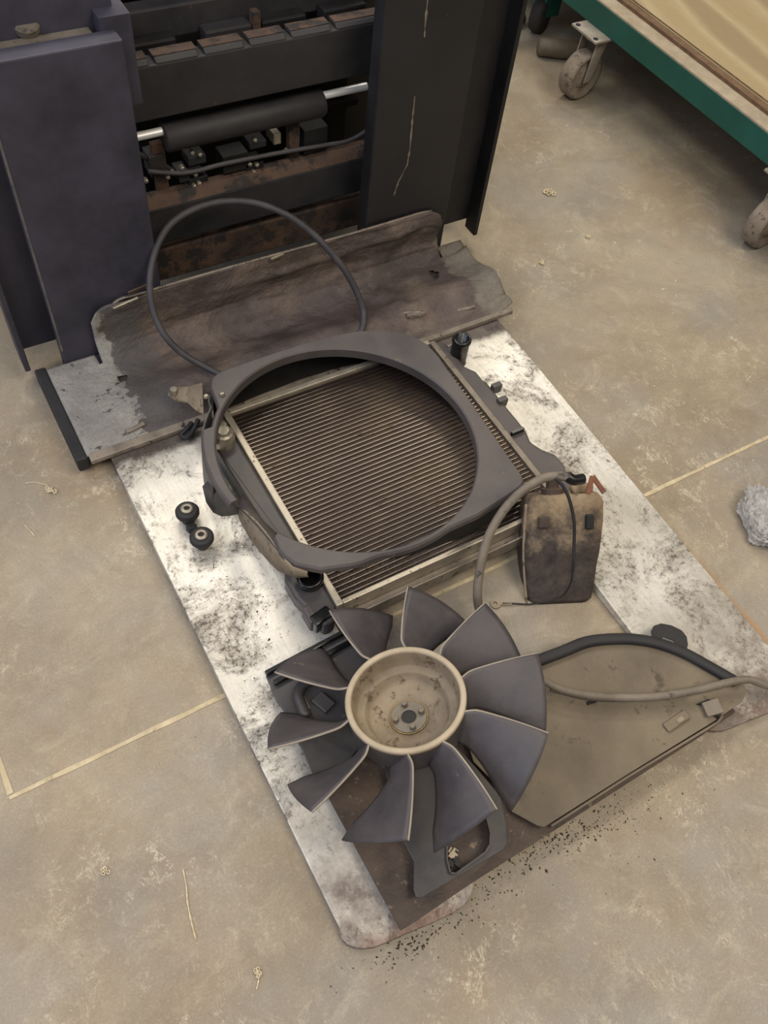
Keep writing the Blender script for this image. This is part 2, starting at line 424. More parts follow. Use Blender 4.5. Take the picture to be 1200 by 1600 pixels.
# ------------------------------------------------------------------ forklift
FL = root('forklift', 'dark forklift front with two long bright steel forks lying on the floor', 'forklift', (.66, 1.6, 0))
def fork(x0, x1, mat_sh, straight):
    # blade: tapering slab with rounded tip; shank rises at the heel
    n = 30; tip = .112; heel = 1.50
    prof = []
    r = (x1 - x0) / 2
    outline = []
    cr = .055
    W_ = (x1 - x0)/.24
    outline = [(x0, heel), (x0, .165)] + [(x0 + (a - .17)*W_, c) for a, c in ((.166, .148), (.171, .136), (.180, .126), (.191, .119), (.206, .113), (.224, .110), (.258, .106), (.303, .099), (.343, .095), (.362, .096), (.380, .102), (.394, .114), (.404, .132), (.410, .16))] + [(x1, heel)]
    # subdivide the long sides
    pts = []
    for i, p in enumerate(outline):
        q = outline[(i + 1) % len(outline)]; pts.append(p)
        d = math.hypot(q[0]-p[0], q[1]-p[1]); m_ = int(d / .08)
        for k in range(1, m_): pts.append((p[0]+(q[0]-p[0])*k/m_, p[1]+(q[1]-p[1])*k/m_))
    fz = lambda x, y: .012 + .028 * min(1, max(0, (y - .12) / .9))
    b = MB(); b.plate(pts, 0, .0, fz=fz)
    # flatten the underside onto the floor
    k = len(b.v) // 2
    for i in range(k, 2*k): b.v[i].z = 0.001
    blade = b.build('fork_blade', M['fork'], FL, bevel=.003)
    blade.location = (-FL.location.x, -FL.location.y, 0)      # keep world coordinates for the wear pattern
    blade.data.transform(Matrix.Translation(Vector(FL.location)))
    s = MB(); s.box((x0, 1.46, .05), (x1, 1.50, .72))
    s.add([(x0, 1.46, .05), (x1, 1.46, .05), (x1, 1.50, .05), (x0, 1.50, .05), (x0, 1.42, .04), (x1, 1.42, .04), (x1, 1.50, .0015), (x0, 1.50, .0015)],
          [(0, 1, 5, 4), (4, 5, 6, 7), (1, 2, 6, 5), (3, 0, 4, 7), (2, 3, 7, 6)])
    sh = s.build('fork_shank', mat_sh, FL, bevel=.003)
    e = MB()
    for zz in range(24):
        z0 = .09 + zz*.026
        if straight: e.box((x0 - .0008, 1.4592, z0), (x0 + .0035, 1.4635, z0 + .026))
    if straight: e.build('rubbed_corner', M['edge'], sh)
    return sh
fork(.17, .41, M['mast_l'], True).data.transform(Matrix.Identity(4))
fork(.922, 1.158, M['mast'], False)
# scratch marks on the right shank
random.seed(8)
for pts in ([(668, 0), (664, 40), (663, 62)], [(648, 150), (644, 190), (640, 235), (636, 258), (622, 285), (614, 310)]):
    L_ = []; R_ = []
    for (a0, a1), (c0, c1) in zip(pts, pts[1:]):
        for k in range(6):
            t0 = k/6; p = U(a0+(c0-a0)*t0, a1+(c1-a1)*t0, Y=1.4593); w_ = random.uniform(.0004, .0032)
            L_.append(p + Vector((-w_, 0, 0))); R_.append(p + Vector((w_ + random.uniform(0, .001), 0, 0)))
    n_ = len(L_); b = MB(); b.add(L_ + R_, [(i, i+1, n_+i+1, n_+i) for i in range(n_-1)]); b.build('paint_scrape', M['alu_dark'], FL, solid=.0004)
# outer plates with forward flanges
for nm, x0, x1, fx, mt in (('side_plate', .087, .42, .087, 'mast_l'), ('side_plate', .965, 1.296, 1.284, 'mast')):
    b = MB(); b.box((x0, 1.532, .06), (x1, 1.546, .80)); pl = b.build(nm, M[mt], FL)
    b = MB(); b.box((fx, 1.487, .035), (fx + .012, 1.532, .80)); b.build('flange', M['black'] if fx > 1 else M['mast_l'], pl, bevel=.002)  # right flange coloured black for its shaded inner face
# carriage bars
b = MB(); Yb = 1.56
b.box((.40, Yb, .505), (1.0, 1.60, .611))
nt = [.487, .585, .68, .77, .87]
xs = [.40] + [v for n_ in nt for v in (n_ - .006, n_ + .006)] + [1.0]
for i in range(0, len(xs), 2): b.hexa([(xs[i], Yb, .611), (xs[i+1], Yb, .611), (xs[i+1], 1.60, .611), (xs[i], 1.60, .611), (xs[i], Yb+.010, .620), (xs[i+1], Yb+.010, .620), (xs[i+1], 1.60, .620), (xs[i], 1.60, .620)])
ub = b.build('carriage_bar', M['carriage'], FL, bevel=.003)
b = MB()
for i in range(0, len(xs), 2): b.box((xs[i], Yb + .012, .6201), (xs[i+1], 1.598, .6215))
b.build('dusty_top', M['rustbar'], ub)
b = MB(); b.box((.40, Yb, .212), (1.0, 1.60, .305)); lb = b.build('carriage_bar', M['carriage'], FL, bevel=.004)
b = MB(); b.hexa([(.40, Yb, .305), (1.0, Yb, .305), (1.0, 1.60, .305), (.40, 1.60, .305), (.40, Yb+.02, .322), (1.0, Yb+.02, .322), (1.0, 1.60, .322), (.40, 1.60, .322)]); b.build('rusty_top', M['rustbar'], lb)
b = MB(); b.box((.40, 1.575, .10), (1.0, 1.61, .185)); b.build('rusty_cross_bar', M['rustbar'], FL, bevel=.004)
# side shift cylinder
b = MB(); b.lathe([(.0, 0), (.026, 0), (.029, .004), (.029, .36), (.026, .364), (0, .364)], (.496, 1.585, .447), (1, 0, 0), 32)
cy = b.build('shift_cylinder', M['carriage'], FL, smooth=False); 
for p in cy.data.polygons: p.use_smooth = len(p.vertices) == 4
b = MB(); b.lathe([(0, -.10), (.0085, -.10), (.0085, 0), (0, 0)], (.496, 1.585, .462), (1, 0, 0), 20); b.build('chrome_rod', M['chrome'], cy)
b = MB(); b.lathe([(0, 0), (.0085, 0), (.0085, .11), (0, .11)], (.86, 1.585, .462), (1, 0, 0), 20); b.build('chrome_rod', M['chrome'], cy)
# hoses, valve blocks, fittings
b = MB(); b.tube([U(a, c, Y=1.58) for a, c in ((232, 268), (290, 270), (350, 256), (430, 240), (500, 228), (545, 220), (580, 200))], .005, 8); b.build('hydraulic_hose', M['hose'], FL, smooth=True)
b = MB(); b.tube([U(a, c, Y=1.60) for a, c in ((215, 240), (240, 252), (262, 262), (300, 292), (330, 300))], .006, 8); b.build('hydraulic_hose', M['rubber'], FL, smooth=True)
for (a, c, sw, sh_, mt) in ((243, 255, .016, .024, 'carriage'), (285, 272, .012, .012, 'carriage'), (305, 246, .02, .01, 'rubber'), (395, 262, .022, .02, 'black'), (400, 222, .02, .008, 'rubber'), (430, 213, .009, .013, 'zinc'), (308, 285, .022, .02, 'black'), (365, 250, .03, .022, 'black'), (490, 215, .03, .03, 'black')):
    p = U(a, c, Y=1.60); b = MB(); b.box((p.x-sw, p.y-.012, p.z-sh_), (p.x+sw, p.y+.03, p.z+sh_)); b.build('valve_block', M[mt], FL, bevel=.002)
for (a, c) in ((300, 238), (312, 241), (398, 218), (390, 256), (401, 257), (396, 268), (405, 268), (305, 272), (311, 286), (303, 290), (270, 270), (228, 282), (448, 236), (262, 276), (284, 262)):
    p = U(a, c, Y=1.585); b = MB(); b.lathe([(0, -.006), (.005, -.006), (.005, .004), (.003, .006), (0, .006)], p, (0, -1, 0), 6); b.build('bolt_head', M['zinc'], FL)
for a in (250, 458):
    p = U(a, 262, Y=1.60); b = MB(); b.box((p.x-.013, 1.595, .30), (p.x+.013, 1.61, .43)); b.build('bracket_strip', M['rustbar'], FL)
# upper frame parts
b = MB(); b.box((.05, 1.485, .64), (.375, 1.532, .715)); tb = b.build('dusty_shelf', M['dustbar'], FL, bevel=.004)
b = MB(); b.box((.02, 1.58, .66), (.42, 1.68, .715)); b.build('top_frame', M['dustbar'], FL, bevel=.004)
p = U(40, 38, Y=1.54); b = MB(); b.lathe([(0, .006), (.018, .006), (.022, .002), (.022, -.008), (0, -.008)], p, (0, -.3, 1), 24); b.build('round_knob', M['dustbar'], FL)
b = MB(); b.box((.385, 1.50, .58), (.44, 1.58, .74)); b.build('upright_post', M['mast_l'], FL)
b = MB(); b.box((.43, 1.66, .60), (1.02, 1.70, .66)); b.build('cross_member', M['carriage'], FL, bevel=.004)
for x in (.46, .62, .74, .88): b = MB(); b.box((x, 1.625, .56), (x + .10, 1.66, .618)); b.build('spacer_block', M['black'] if x != .62 else M['carriage'], FL, bevel=.004)
b = MB(); b.box((.72, 1.62, .56), (.735, 1.64, .64)); b.build('bracket_strip', M['rustbar'], FL)
for x in (.44, .95): b = MB(); b.box((x, 1.72, .02), (x + .05, 1.84, 1.0)); b.build('mast_channel', M['black'], FL)
b = MB(); b.box((.1, 1.86, .06), (1.28, 1.90, .85)); b.build('front_cowl', M['black'], FL)
b = MB(); b.box((.43, 1.70, .70), (1.05, 1.74, .80)); b.build('cross_member', M['black'], FL)
b = MB(); b.box((.43, 1.70, .345), (1.02, 1.72, .36)); b.build('cross_member', M['black'], FL)

# ------------------------------------------------------------------ bent sheet shield leaning at the heel of the forks
def shield():
    XA, XB = .127, 1.215; WA, WB = .247, 1.135
    nx = 150
    rows = [(1.192, .047), (1.20, .0505), (1.222, .0485), (1.245, .055), (1.268, .066), (1.29, .072), (1.312, .068), (1.34, .055), (1.37, .047), (1.40, .048), (1.42, .054)]
    wall = [(1.434, .064), (1.445, .075), (1.4525, .09), (1.455, .106), (1.452, .124), (1.450, .142), (1.450, .160), (1.451, .176), (1.453, .192)]
    vs = []; fs = []; idx = {}
    def dent(x, y):
        n = noise.noise(Vector((x*4, y*9, .3)))*.012 + noise.noise(Vector((x*12, y*22, 2.1)))*.005 + noise.noise(Vector((x*30, y*40, 5.1)))*.0016
        if x < .30: n *= max(0, (x - .24)/.06)*.8
        if x > .80: n += noise.noise(Vector((x*16, y*26, 8.1)))*.007*min(1, (x - .80)/.12)*(1 if x < 1.12 else .4)
        return n
    def sk(x, y):   # both ends of the sheet run a little askew
        return x
    holes = [U(190, 590, .05), U(678, 428, .05)]
    xs = [XA + (XB - XA)*i/nx for i in range(nx + 1)]
    # fine rows
    def refine(r, k=3):
        o = []
        for a, b in zip(r, r[1:]):
            for i in range(k): t = i/k; o.append((a[0]+(b[0]-a[0])*t, a[1]+(b[1]-a[1])*t))
        return o + [r[-1]]
    base = refine(rows, 3); full = refine([rows[-1]] + wall, 3)[1:]
    for i, x in enumerate(xs):
        for j, (y, z) in enumerate(base):
            e = max(0, (x - 1.13)/.09); k_ = min(1, max(0, (x - .22)/.14)); zz = (z*k_ + (.05 + (z - .05)*.15)*(1 - k_)) + dent(x, y) * min(1, max(0, (j - 4)/8))
            yy = y + e*e*.018*(1 if j < 8 else .4)
            zz += e*e*.01
            idx[(i, j)] = len(vs); vs.append((x, yy, zz))
    nb = len(base); nw = len(full)
    for i, x in enumerate(xs):
        inside = WA - .004 <= x <= WB + .004
        cr = .05
        d = min(x - WA, WB - x)
        top = 1.0
        if inside and d < cr:
            dd = max(0, d); top = 1 - (cr - math.sqrt(max(0, cr*cr - (cr-dd)**2)))/.19
        for j, (y, z) in enumerate(full):
            if inside:
                jj = j * top; a = int(jj); t = jj - a
                y0, z0 = full[a]; y1, z1 = full[min(a+1, nw-1)]
                n_ = dent(x, y + z*3)
                idx[(i, nb + j)] = len(vs); vs.append((x, y0+(y1-y0)*t + min(0, n_*.8 - .001), z0+(z1-z0)*t + n_*.2))
            elif j < 8:
                idx[(i, nb + j)] = len(vs); vs.append((x, 1.42 + (j+1)*.0045, .054 + (.0 if x < .5 else .012*(j/8)) ))
    for i in range(nx):
        for j in range(nb + nw - 1):
            q = [(i, j), (i+1, j), (i+1, j+1), (i, j+1)]
            if not all(k in idx for k in q): continue
            xa = xs[i]; ins = lambda v: WA - .004 <= v <= WB + .004
            if j >= nb - 1 and ins(xs[i]) != ins(xs[i+1]) and j >= nb: continue
            ids = [idx[k] for k in q]
            c = sum((Vector(vs[k]) for k in ids), Vector())/4
            if any(math.hypot(c.x-h.x, (c.y-h.y)) < .011 for h in holes): continue
            fs.append(tuple(ids))
    b = MB(); b.add(vs, fs)
    S = root('sheet_metal_shield', 'long dirty brown bent sheet-metal shield with pale ends, lying across the forks', 'metal shield', (.67, 1.3, .04))
    sh = b.build('bent_sheet', M['shield'], S, smooth=True, solid=.0025)
    for x, y in ((.127, 0),):
        b = MB(); b.box((.103, 1.186, .018), (.1275, 1.468, .0545)); b.build('side_rail', M['rubber'], S, bevel=.004)
    b = MB(); b.hexa([(.13, 1.176, .040), (1.205, 1.186, .040), (1.205, 1.196, .040), (.13, 1.196, .040), (.13, 1.178, .050), (1.205, 1.188, .050), (1.205, 1.198, .053), (.13, 1.198, .053)])
    b.build('folded_lip', M['alu_dark'], S, bevel=.002)
    b = MB(); b.tube([(x, 1.452 - .002*math.sin(x*9), .1925 if WA + .05 < x < WB - .05 else .188 - .018*(1 if x < .28 or x > 1.11 else 0)) for x in [WA + .03 + (WB - WA - .06)*k/24 for k in range(25)]], .0035, 8, 3)
    b.build('rolled_edge', M['alu_dark'], S, smooth=True)
    # pale tabs and slots
    p = U(433, 401, Y=1.443); b = MB(); b.bar((p.x-.016, 1.442, p.z-.002), (p.x+.016, 1.442, p.z+.003), .006, .009, up=(0, -.3, 1)); b.build('pale_tab', M['panel_edge'], S, bevel=.002)
    p = U(197, 473, Y=1.443); b = MB(); b.bar((p.x-.03, 1.442, p.z-.006), (p.x+.028, 1.442, p.z+.004), .006, .011, up=(0, -.3, 1)); b.build('slotted_bracket', M['zinc'], S, bevel=.002)
    p = U(215, 452, Y=1.443); b = MB(); b.bar((p.x-.022, 1.443, p.z-.004), (p.x+.025, 1.443, p.z+.003), .004, .012, up=(0, -.3, 1)); b.build('slot_liner', M['tray'], S, bevel=.002)
    for a, c, d, e in ((198, 676, 226, 662), (714, 486, 742, 480)):
        p = U(a, c, .054); q = U(d, e, .054); b = MB(); b.bar((p.x, p.y, .056), (q.x, q.y, .056), .010, .005); b.build('raised_slot', M['alu_dark'], S, bevel=.002)
    # crumpled metal scraps riveted near the front lip
    random.seed(3)
    p = U(650, 500, .055); b = MB()
    pts = [(p.x + random.uniform(-.035, .03), p.y + random.uniform(-.02, .02), .062 + random.uniform(0, .012)) for _ in range(7)]
    b.tube(pts, .006, 6, 3); b.build('bent_wire_clip', M['alu_dark'], S)
shield()

# ------------------------------------------------------------------ radiator
RX0, RX1, RY0, RY1, RZ = .425, .925, .645, 1.142, .092
RD = root('radiator', 'large aluminium-core radiator with black plastic end tanks lying flat across the two forks', 'radiator', (.675, .89, .042))
b = MB(); b.box((RX0, RY0, .052), (RX1, RY1, .0855)); b.build('fin_block', M['fins'], RD)
b = MB(); n = 47
for i in range(n):
    y = RY0 + (i + .5) * (RY1 - RY0) / n
    b.box((RX0, y - .0010, .07), (RX1, y + .0010, .0880))
b.build('cooling_tubes', M['tubes'], RD)
for x in (RX0 - .007, RX1 + .007):
    b = MB(); b.box((x - .007, RY0 - .012, .05), (x + .007, RY1 + .004, .0945)); b.build('header_strip', M['alu_dark'] if x > .6 else M['alu'], RD, bevel=.002)
# side rails: near (two folded lines), far
b = MB(); b.box((RX0, RY0 - .013, .048), (RX1 + .01, RY0 - .003, .0945)); b.build('side_rail', M['alu'], RD, bevel=.002)
b = MB(); b.box((RX0 + .01, RY0 - .034, .045), (RX1 - .02, RY0 - .013, .058)); b.box((RX0 + .01, RY0 - .037, .045), (RX1 - .02, RY0 - .033, .080)); b.build('bottom_channel', M['alu_dark'], RD, bevel=.002)
b = MB(); b.box((RX0, RY1 - .002, .05), (RX1, RY1 + .011, .0945)); b.build('side_rail', M['alu'], RD, bevel=.002)
# right tank
out = [(.937, .655), (.955, .640), (.985, .650), (.992, .69), (1.004, .715), (1.004, .75), (.985, .775), (.975, .80), (.984, .83), (.984, .99), (.978, 1.0), (.978, 1.03), (.965, 1.05), (.965, 1.12), (.955, 1.145), (.937, 1.15)]
b = MB(); b.plate(out, .088, .044); tk = b.build('end_tank', M['plastic_warm'], RD, bevel=.008)
def pipe(c, r, h, parent, tilt=(0, 0, 1), z0=.06, name='hose_neck'):
    b = MB(); c = Vector((c[0], c[1], z0))
    b.lathe([(r*1.08, 0), (r, .006), (r, h-.012), (r*1.12, h-.010), (r*1.12, h-.004), (r, h), (r*.80, h), (r*.80, .012), (0, .010)], c, tilt, 28)
    o = b.build(name, M['gloss'], parent, smooth=False, bevel=0)
    for p in o.data.polygons: p.use_smooth = True
    t_ = Vector(tilt).normalized(); b = MB(); b.lathe([(0, 0), (r*.82, 0), (r*.82, .002), (0, .002)], c + t_*(h*.45), tilt, 24); b.build('neck_shade_disc', M['void'], o)  # black disc stands in for the shade inside the neck
    return o
pipe((.974, 1.092), .020, .075, tk)
for a, c in ((775, 606), (784, 628)):
    p = U(a, c, .085); b = MB(); b.obox(p, (.012, 0, 0), (0, .007, 0), (0, 0, .012)); b.build('clip_lug', M['plastic'], tk, bevel=.002)
p = U(808, 676, .09); b = MB(); b.obox(p, (.016, 0, 0), (0, .003, 0), (0, 0, .009)); b.build('clip_rib', M['gloss'], tk)
p = U(705, 548, .08); b = MB(); b.obox(p, (.014, .004, 0), (-.002, .008, 0), (0, 0, .010)); b.build('mount_lug', M['plastic_warm'], tk, bevel=.003)
# left tank
out = [(.412, 1.15), (.37, 1.145), (.362, 1.09), (.362, 1.0), (.366, .9), (.366, .76), (.352, .73), (.352, .69), (.362, .65), (.372, .61), (.395, .61), (.412, .64)]
b = MB(); b.plate(out, .088, .044); lt = b.build('end_tank', M['plastic'], RD, bevel=.008)
pipe((.394, .704), .0235, .034, lt, (-.12, .0, 1), .078)
p = U(502, 968, .075); b = MB(); b.obox(p, (.020, .004, 0), (-.002, .012, 0), (0, 0, .018)); b.build('clip_rib', M['gloss'], lt, bevel=.004)
p = U(485, 965, .07); b = MB(); b.obox(p, (.010, 0, 0), (0, .02, 0), (0, 0, .02)); b.build('mount_lug', M['plastic_warm'], lt, bevel=.006)
p = U(350, 686, .10); b = MB()
b.lathe([(.0, .030), (.012, .030), (.016, .024), (.021, .020), (.023, .008), (.023, -.02), (0, -.02)], (p.x, p.y, .10), (0, 0, 1), 12); fc = b.build('filler_cap', M['zinc'], lt, bevel=.001)
q = U(347, 668, .12); b = MB(); b.lathe([(0, .014), (.009, .014), (.011, .008), (.009, -.03), (0, -.03)], (q.x, q.y, .115), (.1, .1, 1), 12); b.build('bleed_nipple', M['zinc'], lt)

# ------------------------------------------------------------------ fan shroud
SH = root('fan_shroud', 'grey-black plastic fan shroud with big round opening and broken left side', 'fan shroud', (.62, .92, .09))
def shz(x, y): return .167 - .05 * (x - .6)
hc = (.584, .915); hr = .2605
hole = [(hc[0] + hr*math.cos(2*PI*k/96), hc[1] + hr*math.sin(2*PI*k/96)) for k in range(96)]
outer = [(.392, 1.155), (.404, 1.178), (.425, 1.188), (.52, 1.195), (.619, 1.199), (.70, 1.196), (.755, 1.190), (.815, 1.170), (.862, 1.133), (.880, 1.095), (.884, 1.06), (.876, .90), (.866, .76), (.862, .694), (.856, .683), (.843, .676), (.79, .665), (.724, .6545), (.623, .652), (.537, .653), (.46, .656), (.396, .674), (.360, .702), (.346, .735)]
# the ring opens on the left where the plastic has cracked away
def ringpiece():
    # face plate between outer outline and opening, from the break at the left round to the other side of the break
    c = Vector((*hc, 0)); N = 150; a0 = math.radians(189); a1 = math.radians(189 - 337)
    def outr(a):
        d = Vector((math.cos(a), math.sin(a))); best = 0
        for p, q in zip(outer, outer[1:] + outer[:1]):
            p = Vector(p) - Vector(hc); q = Vector(q) - Vector(hc); e = q - p
            den = d.x*e.y - d.y*e.x
            if abs(den) < 1e-9: continue
            t = (p.x*e.y - p.y*e.x)/den; u = (p.x*d.y - p.y*d.x)/den
            if t > 0 and -1e-6 <= u <= 1 + 1e-6: best = max(best, t)
        return best
    th = .0035; vs = []; fs = []
    for i in range(N + 1):
        a = a0 + (a1 - a0)*i/N; ro = outr(a); dg = math.degrees(a)
        ri = hr
        if dg > 150: # left side: narrow band running past the opening
            k = (dg - 150)/39; ro = max(ro, hr + .028 - .010*k)
        ro = max(ro, hr + .011)
        prof = [(ri, -.024), (ri, -.003), (ri + .003, 0), (ro - .004, 0), (ro, -.004), (ro + .002, -.013)]
        prof2 = [(ro - .001, -.013), (ro - .003, -.006), (ri + .004, -th), (ri + .003, -.024)]
        for r, h in prof + prof2:
            x = hc[0] + r*math.cos(a); y = hc[1] + r*math.sin(a); vs.append((x, y, shz(x, y) + h))
    m_ = 10
    for i in range(N):
        for k in range(m_): fs.append((i*m_ + k, i*m_ + (k+1) % m_, (i+1)*m_ + (k+1) % m_, (i+1)*m_ + k))
    fs.append(tuple(range(m_))); fs.append(tuple(N*m_ + k for k in range(m_)))
    return MB().add(vs, fs)
fr = ringpiece().build('face_ring', M['plastic_warm'], SH, bevel=0)
for p in fr.data.polygons: p.use_smooth = False
# sloping skirt down to the radiator: right, near, far sides
def skirt(pts, dz, name, mat, out=.012):
    b = MB(); vs = []; fs = []
    for i, (x, y) in enumerate(pts):
        z = shz(x, y) - .016
        d = (Vector((x, y)) - Vector(hc)).normalized() * out; t = (Vector((x, y)) - Vector(hc)).normalized() * .003
        zb = dz if not isinstance(dz, list) else dz[i]
        vs += [(x, y, z), (x + d.x, y + d.y, zb), (x + d.x - t.x, y + d.y - t.y, zb), (x - t.x, y - t.y, z)]
    for i in range(len(pts) - 1):
        for k in range(4): fs.append((i*4 + k, i*4 + (k+1) % 4, i*4 + 4 + (k+1) % 4, i*4 + 4 + k))
    fs += [(0, 1, 2, 3), tuple((len(pts)-1)*4 + k for k in range(4))]
    b.add(vs, fs); return b.build(name, mat, SH)
skirt([(.394, 1.15), (.404, 1.178), (.425, 1.188), (.52, 1.195), (.619, 1.199), (.70, 1.196), (.755, 1.190), (.815, 1.170), (.862, 1.133), (.880, 1.095), (.884, 1.06), (.876, .90), (.866, .76), (.862, .694), (.843, .676), (.79, .665), (.724, .656)],
      [.045]*9 + [.098]*8, 'skirt_wall', M['black'], .004)
skirt([(.724, .6545), (.623, .65), (.537, .649)], [.098, .125, .148], 'skirt_wall', M['black'], .003)
# left wall: hangs lower than the radiator, cracked lip where the ring has broken
lw = [(hc[0] + (hr + .030 - .010*max(0, (d - 150)/39))*math.cos(math.radians(d)), hc[1] + (hr + .030 - .010*max(0, (d - 150)/39))*math.sin(math.radians(d))) for d in range(136, 178, 4)]
skirt([(.386, 1.150), (.378, 1.135)] + lw, [.075]*(len(lw) - 1) + [.085, .09, .10], 'left_skirt', M['plastic'], .004)
# curled broken flap
vs = [U(340, 735, .158), U(356, 752, .158), U(360, 768, .14), U(375, 780, .11), U(384, 800, .10), U(374, 803, .095), U(360, 806, .085), U(346, 807, .08), U(333, 801, .085), U(322, 785, .10), U(316, 760, .135)]
cen = U(350, 782, .135); n_ = len(vs)
b = MB(); b.add(vs + [cen], [(i, (i+1) % n_, n_) for i in range(n_)]); b.build('broken_flap', M['plastic'], SH, smooth=True, solid=.003)
# dirty side wall below the near-left corner
vs = []; fs = []
A_ = [(370, 790, .11), (384, 800, .125), (400, 815, .145), (415, 833, .16), (426, 848, .168), (440, 868, .172), (456, 886, .172), (480, 894, .170)]
B_ = [(374, 812, .07), (388, 838, .075), (404, 860, .08), (420, 878, .09), (434, 892, .10), (448, 898, .125), (464, 903, .14), (482, 902, .15)]
for (a, c, z), (d, e, z2) in zip(A_, B_): vs += [U(a, c, z), (U(a, c, z) + U(d, e, z2))/2 + Vector((-.003, -.003, 0)), U(d, e, z2)]
for i in range(len(A_) - 1):
    for k in range(2): fs.append((i*3 + k, i*3 + k + 1, i*3 + 4 + k, i*3 + 3 + k))
MB().add(vs, fs).build('lower_side_wall', M['hub'], SH, smooth=True, solid=.003)
# inner sloping lip between the flap and the corner
I_ = [(380, 770, .10), (398, 796, .11), (414, 816, .13), (432, 832, .15), (450, 843, .163), (475, 852, .166)]
O_ = [(368, 788, .11), (384, 802, .125), (402, 820, .148), (420, 842, .166), (436, 862, .172), (460, 880, .172)]
vs = []; fs = []
for (a, c, z), (d, e, z2) in zip(I_, O_): vs += [U(a, c, z), (U(a, c, z) + U(d, e, z2))/2, U(d, e, z2)]
for i in range(len(I_) - 1):
    for k in range(2): fs.append((i*3 + k, i*3 + k + 1, i*3 + 4 + k, i*3 + 3 + k))
MB().add(vs, fs).build('inner_lip', M['plastic'], SH, smooth=True, solid=.003)
# mounting ear with bolt
vs = [U(316, 598, .155), U(318, 646, .14), U(306, 640, .13), U(293, 628, .11), U(274, 625, .095), U(262, 616, .092), U(270, 605, .092), U(292, 604, .12)]
b = MB(); b.add(vs + [v - Vector((0, 0, .004)) for v in vs], [tuple(range(8)), tuple(range(15, 7, -1))] + [(i, (i+1) % 8, (i+1) % 8 + 8, i + 8) for i in range(8)])
ear = b.build('mounting_ear', M['hub'], SH)
p = U(272, 614, .10); b = MB(); b.lathe([(0, .012), (.008, .012), (.009, -.004), (0, -.004)], p, (0, 0, 1), 6); b.build('bolt_head', M['zinc'], ear)
for a, c in ((322, 620), (347, 617)):
    p = U(a, c, .178); b = MB(); b.lathe([(0, .006), (.004, .005), (.006, 0), (0, 0)], p, (0, 0, 1), 10); b.build('rivet', M['zinc'], SH)

# ------------------------------------------------------------------ sheet metal under the fan
T1 = [(.250, .112), (.243, .47), (.30, .475), (.45, .46), (.60, .43), (.70, .375), (.98, .19), (.985, .128), (.90, .124), (.62, .1195), (.384, .1165), (.29, .1125)]
b = MB(); b.plate(T1, .036, .005)
tr = b.build('base_sheet', M['tray'], bevel=.001)
tag(tr, 'oily dark brown flat sheet under the fan, its left part lying on the left fork', 'metal sheet')
# greasy lumps on it
PN = root('side_panel', 'grey-brown dusty sheet-metal engine panel with curved black rubber edge, right of the fan', 'metal panel', (.8, .25, .036))
T2 = U2([(840, 1290), (800, 1268), (790, 1240), (740, 1190), (720, 1130), (760, 1080), (840, 1045), (860, 1030), (900, 1008), (950, 996), (1000, 993), (1040, 1002), (1080, 1020), (1110, 1036), (1150, 1058), (1168, 1078), (1160, 1096), (1128, 1118), (1118, 1112), (1112, 1118), (1120, 1124), (980, 1210), (860, 1286), (850, 1292)], .05)
b = MB(); b.plate(T2, .05, .004); b.build('panel_sheet', M['panel'], PN, bevel=.001)
e = U2([(850, 1291), (862, 1290), (980, 1214), (1122, 1128), (1130, 1118)], .047)
b = MB()
for p, q in zip(e[1:], e[2:]): b.bar((p[0], p[1], .043), (q[0], q[1], .043), .004, .006)
b.build('folded_edge', M['panel'], PN)
sp = [U(a, c, .055) for a, c in ((800, 1050), (838, 1034), (880, 1018), (915, 1004), (950, 999), (990, 999), (1030, 1006), (1070, 1021), (1105, 1040), (1140, 1060), (1150, 1066))]
b = MB(); b.tube([(p.x, p.y, .056) for p in sp], .0115, 10, 5)
for v in b.v: v.z = .056 + (v.z - .056)*.7
b.build('rubber_seal', M['rubber'], PN, smooth=True)
# round-cornered tab behind the seal
tb_ = U2([(1018, 985), (1022, 977), (1034, 973), (1050, 976), (1066, 984), (1074, 994), (1076, 1006), (1073, 1018), (1050, 1012), (1020, 1002)], .05)
hl = U2([(1035, 996), (1038, 994), (1052, 999), (1056, 1004), (1050, 1006), (1036, 1001)], .05)
b = MB(); b.plate(tb_, .048, .003, [hl]); b.build('slotted_tab', M['rubber'], PN, bevel=.001)
# pressed slot and clip near the lower right corner
p, q = U(1040, 1138, .053), U(1074, 1115, .053)
b = MB(); b.bar(p, q, .018, .005); b.build('pressed_slot', M['panel'], PN, bevel=.003)
p, q = U(1058, 1128, .056), U(1068, 1121, .056)
b = MB(); b.bar(p, q, .010, .004); b.build('slot_tongue', M['panel_edge'], PN, bevel=.002)
b = MB(); b.obox(U(1113, 1106, .062), (.014, -.004, .004), (.004, .013, 0), (0, 0, .003)); b.build('spring_clip', M['hose_warm'], PN, bevel=.001)
vs = [U(1088, 1100, .0535), U(1108, 1092, .0535), U(1114, 1098, .0535), U(1128, 1116, .0535), U(1120, 1119, .0535), U(1108, 1104, .0535)]
b = MB(); b.add(vs + [v - Vector((0, 0, .003)) for v in vs], [tuple(range(6)), tuple(range(11, 5, -1))] + [(i, (i+1) % 6, (i+1) % 6 + 6, i + 6) for i in range(6)]); b.build('raised_flap', M['rubber'], PN)
b = MB(); b.bar(U(918, 1099, .053), U(932, 1094, .053), .006, .004); b.build('small_clip', M['rubber'], PN)

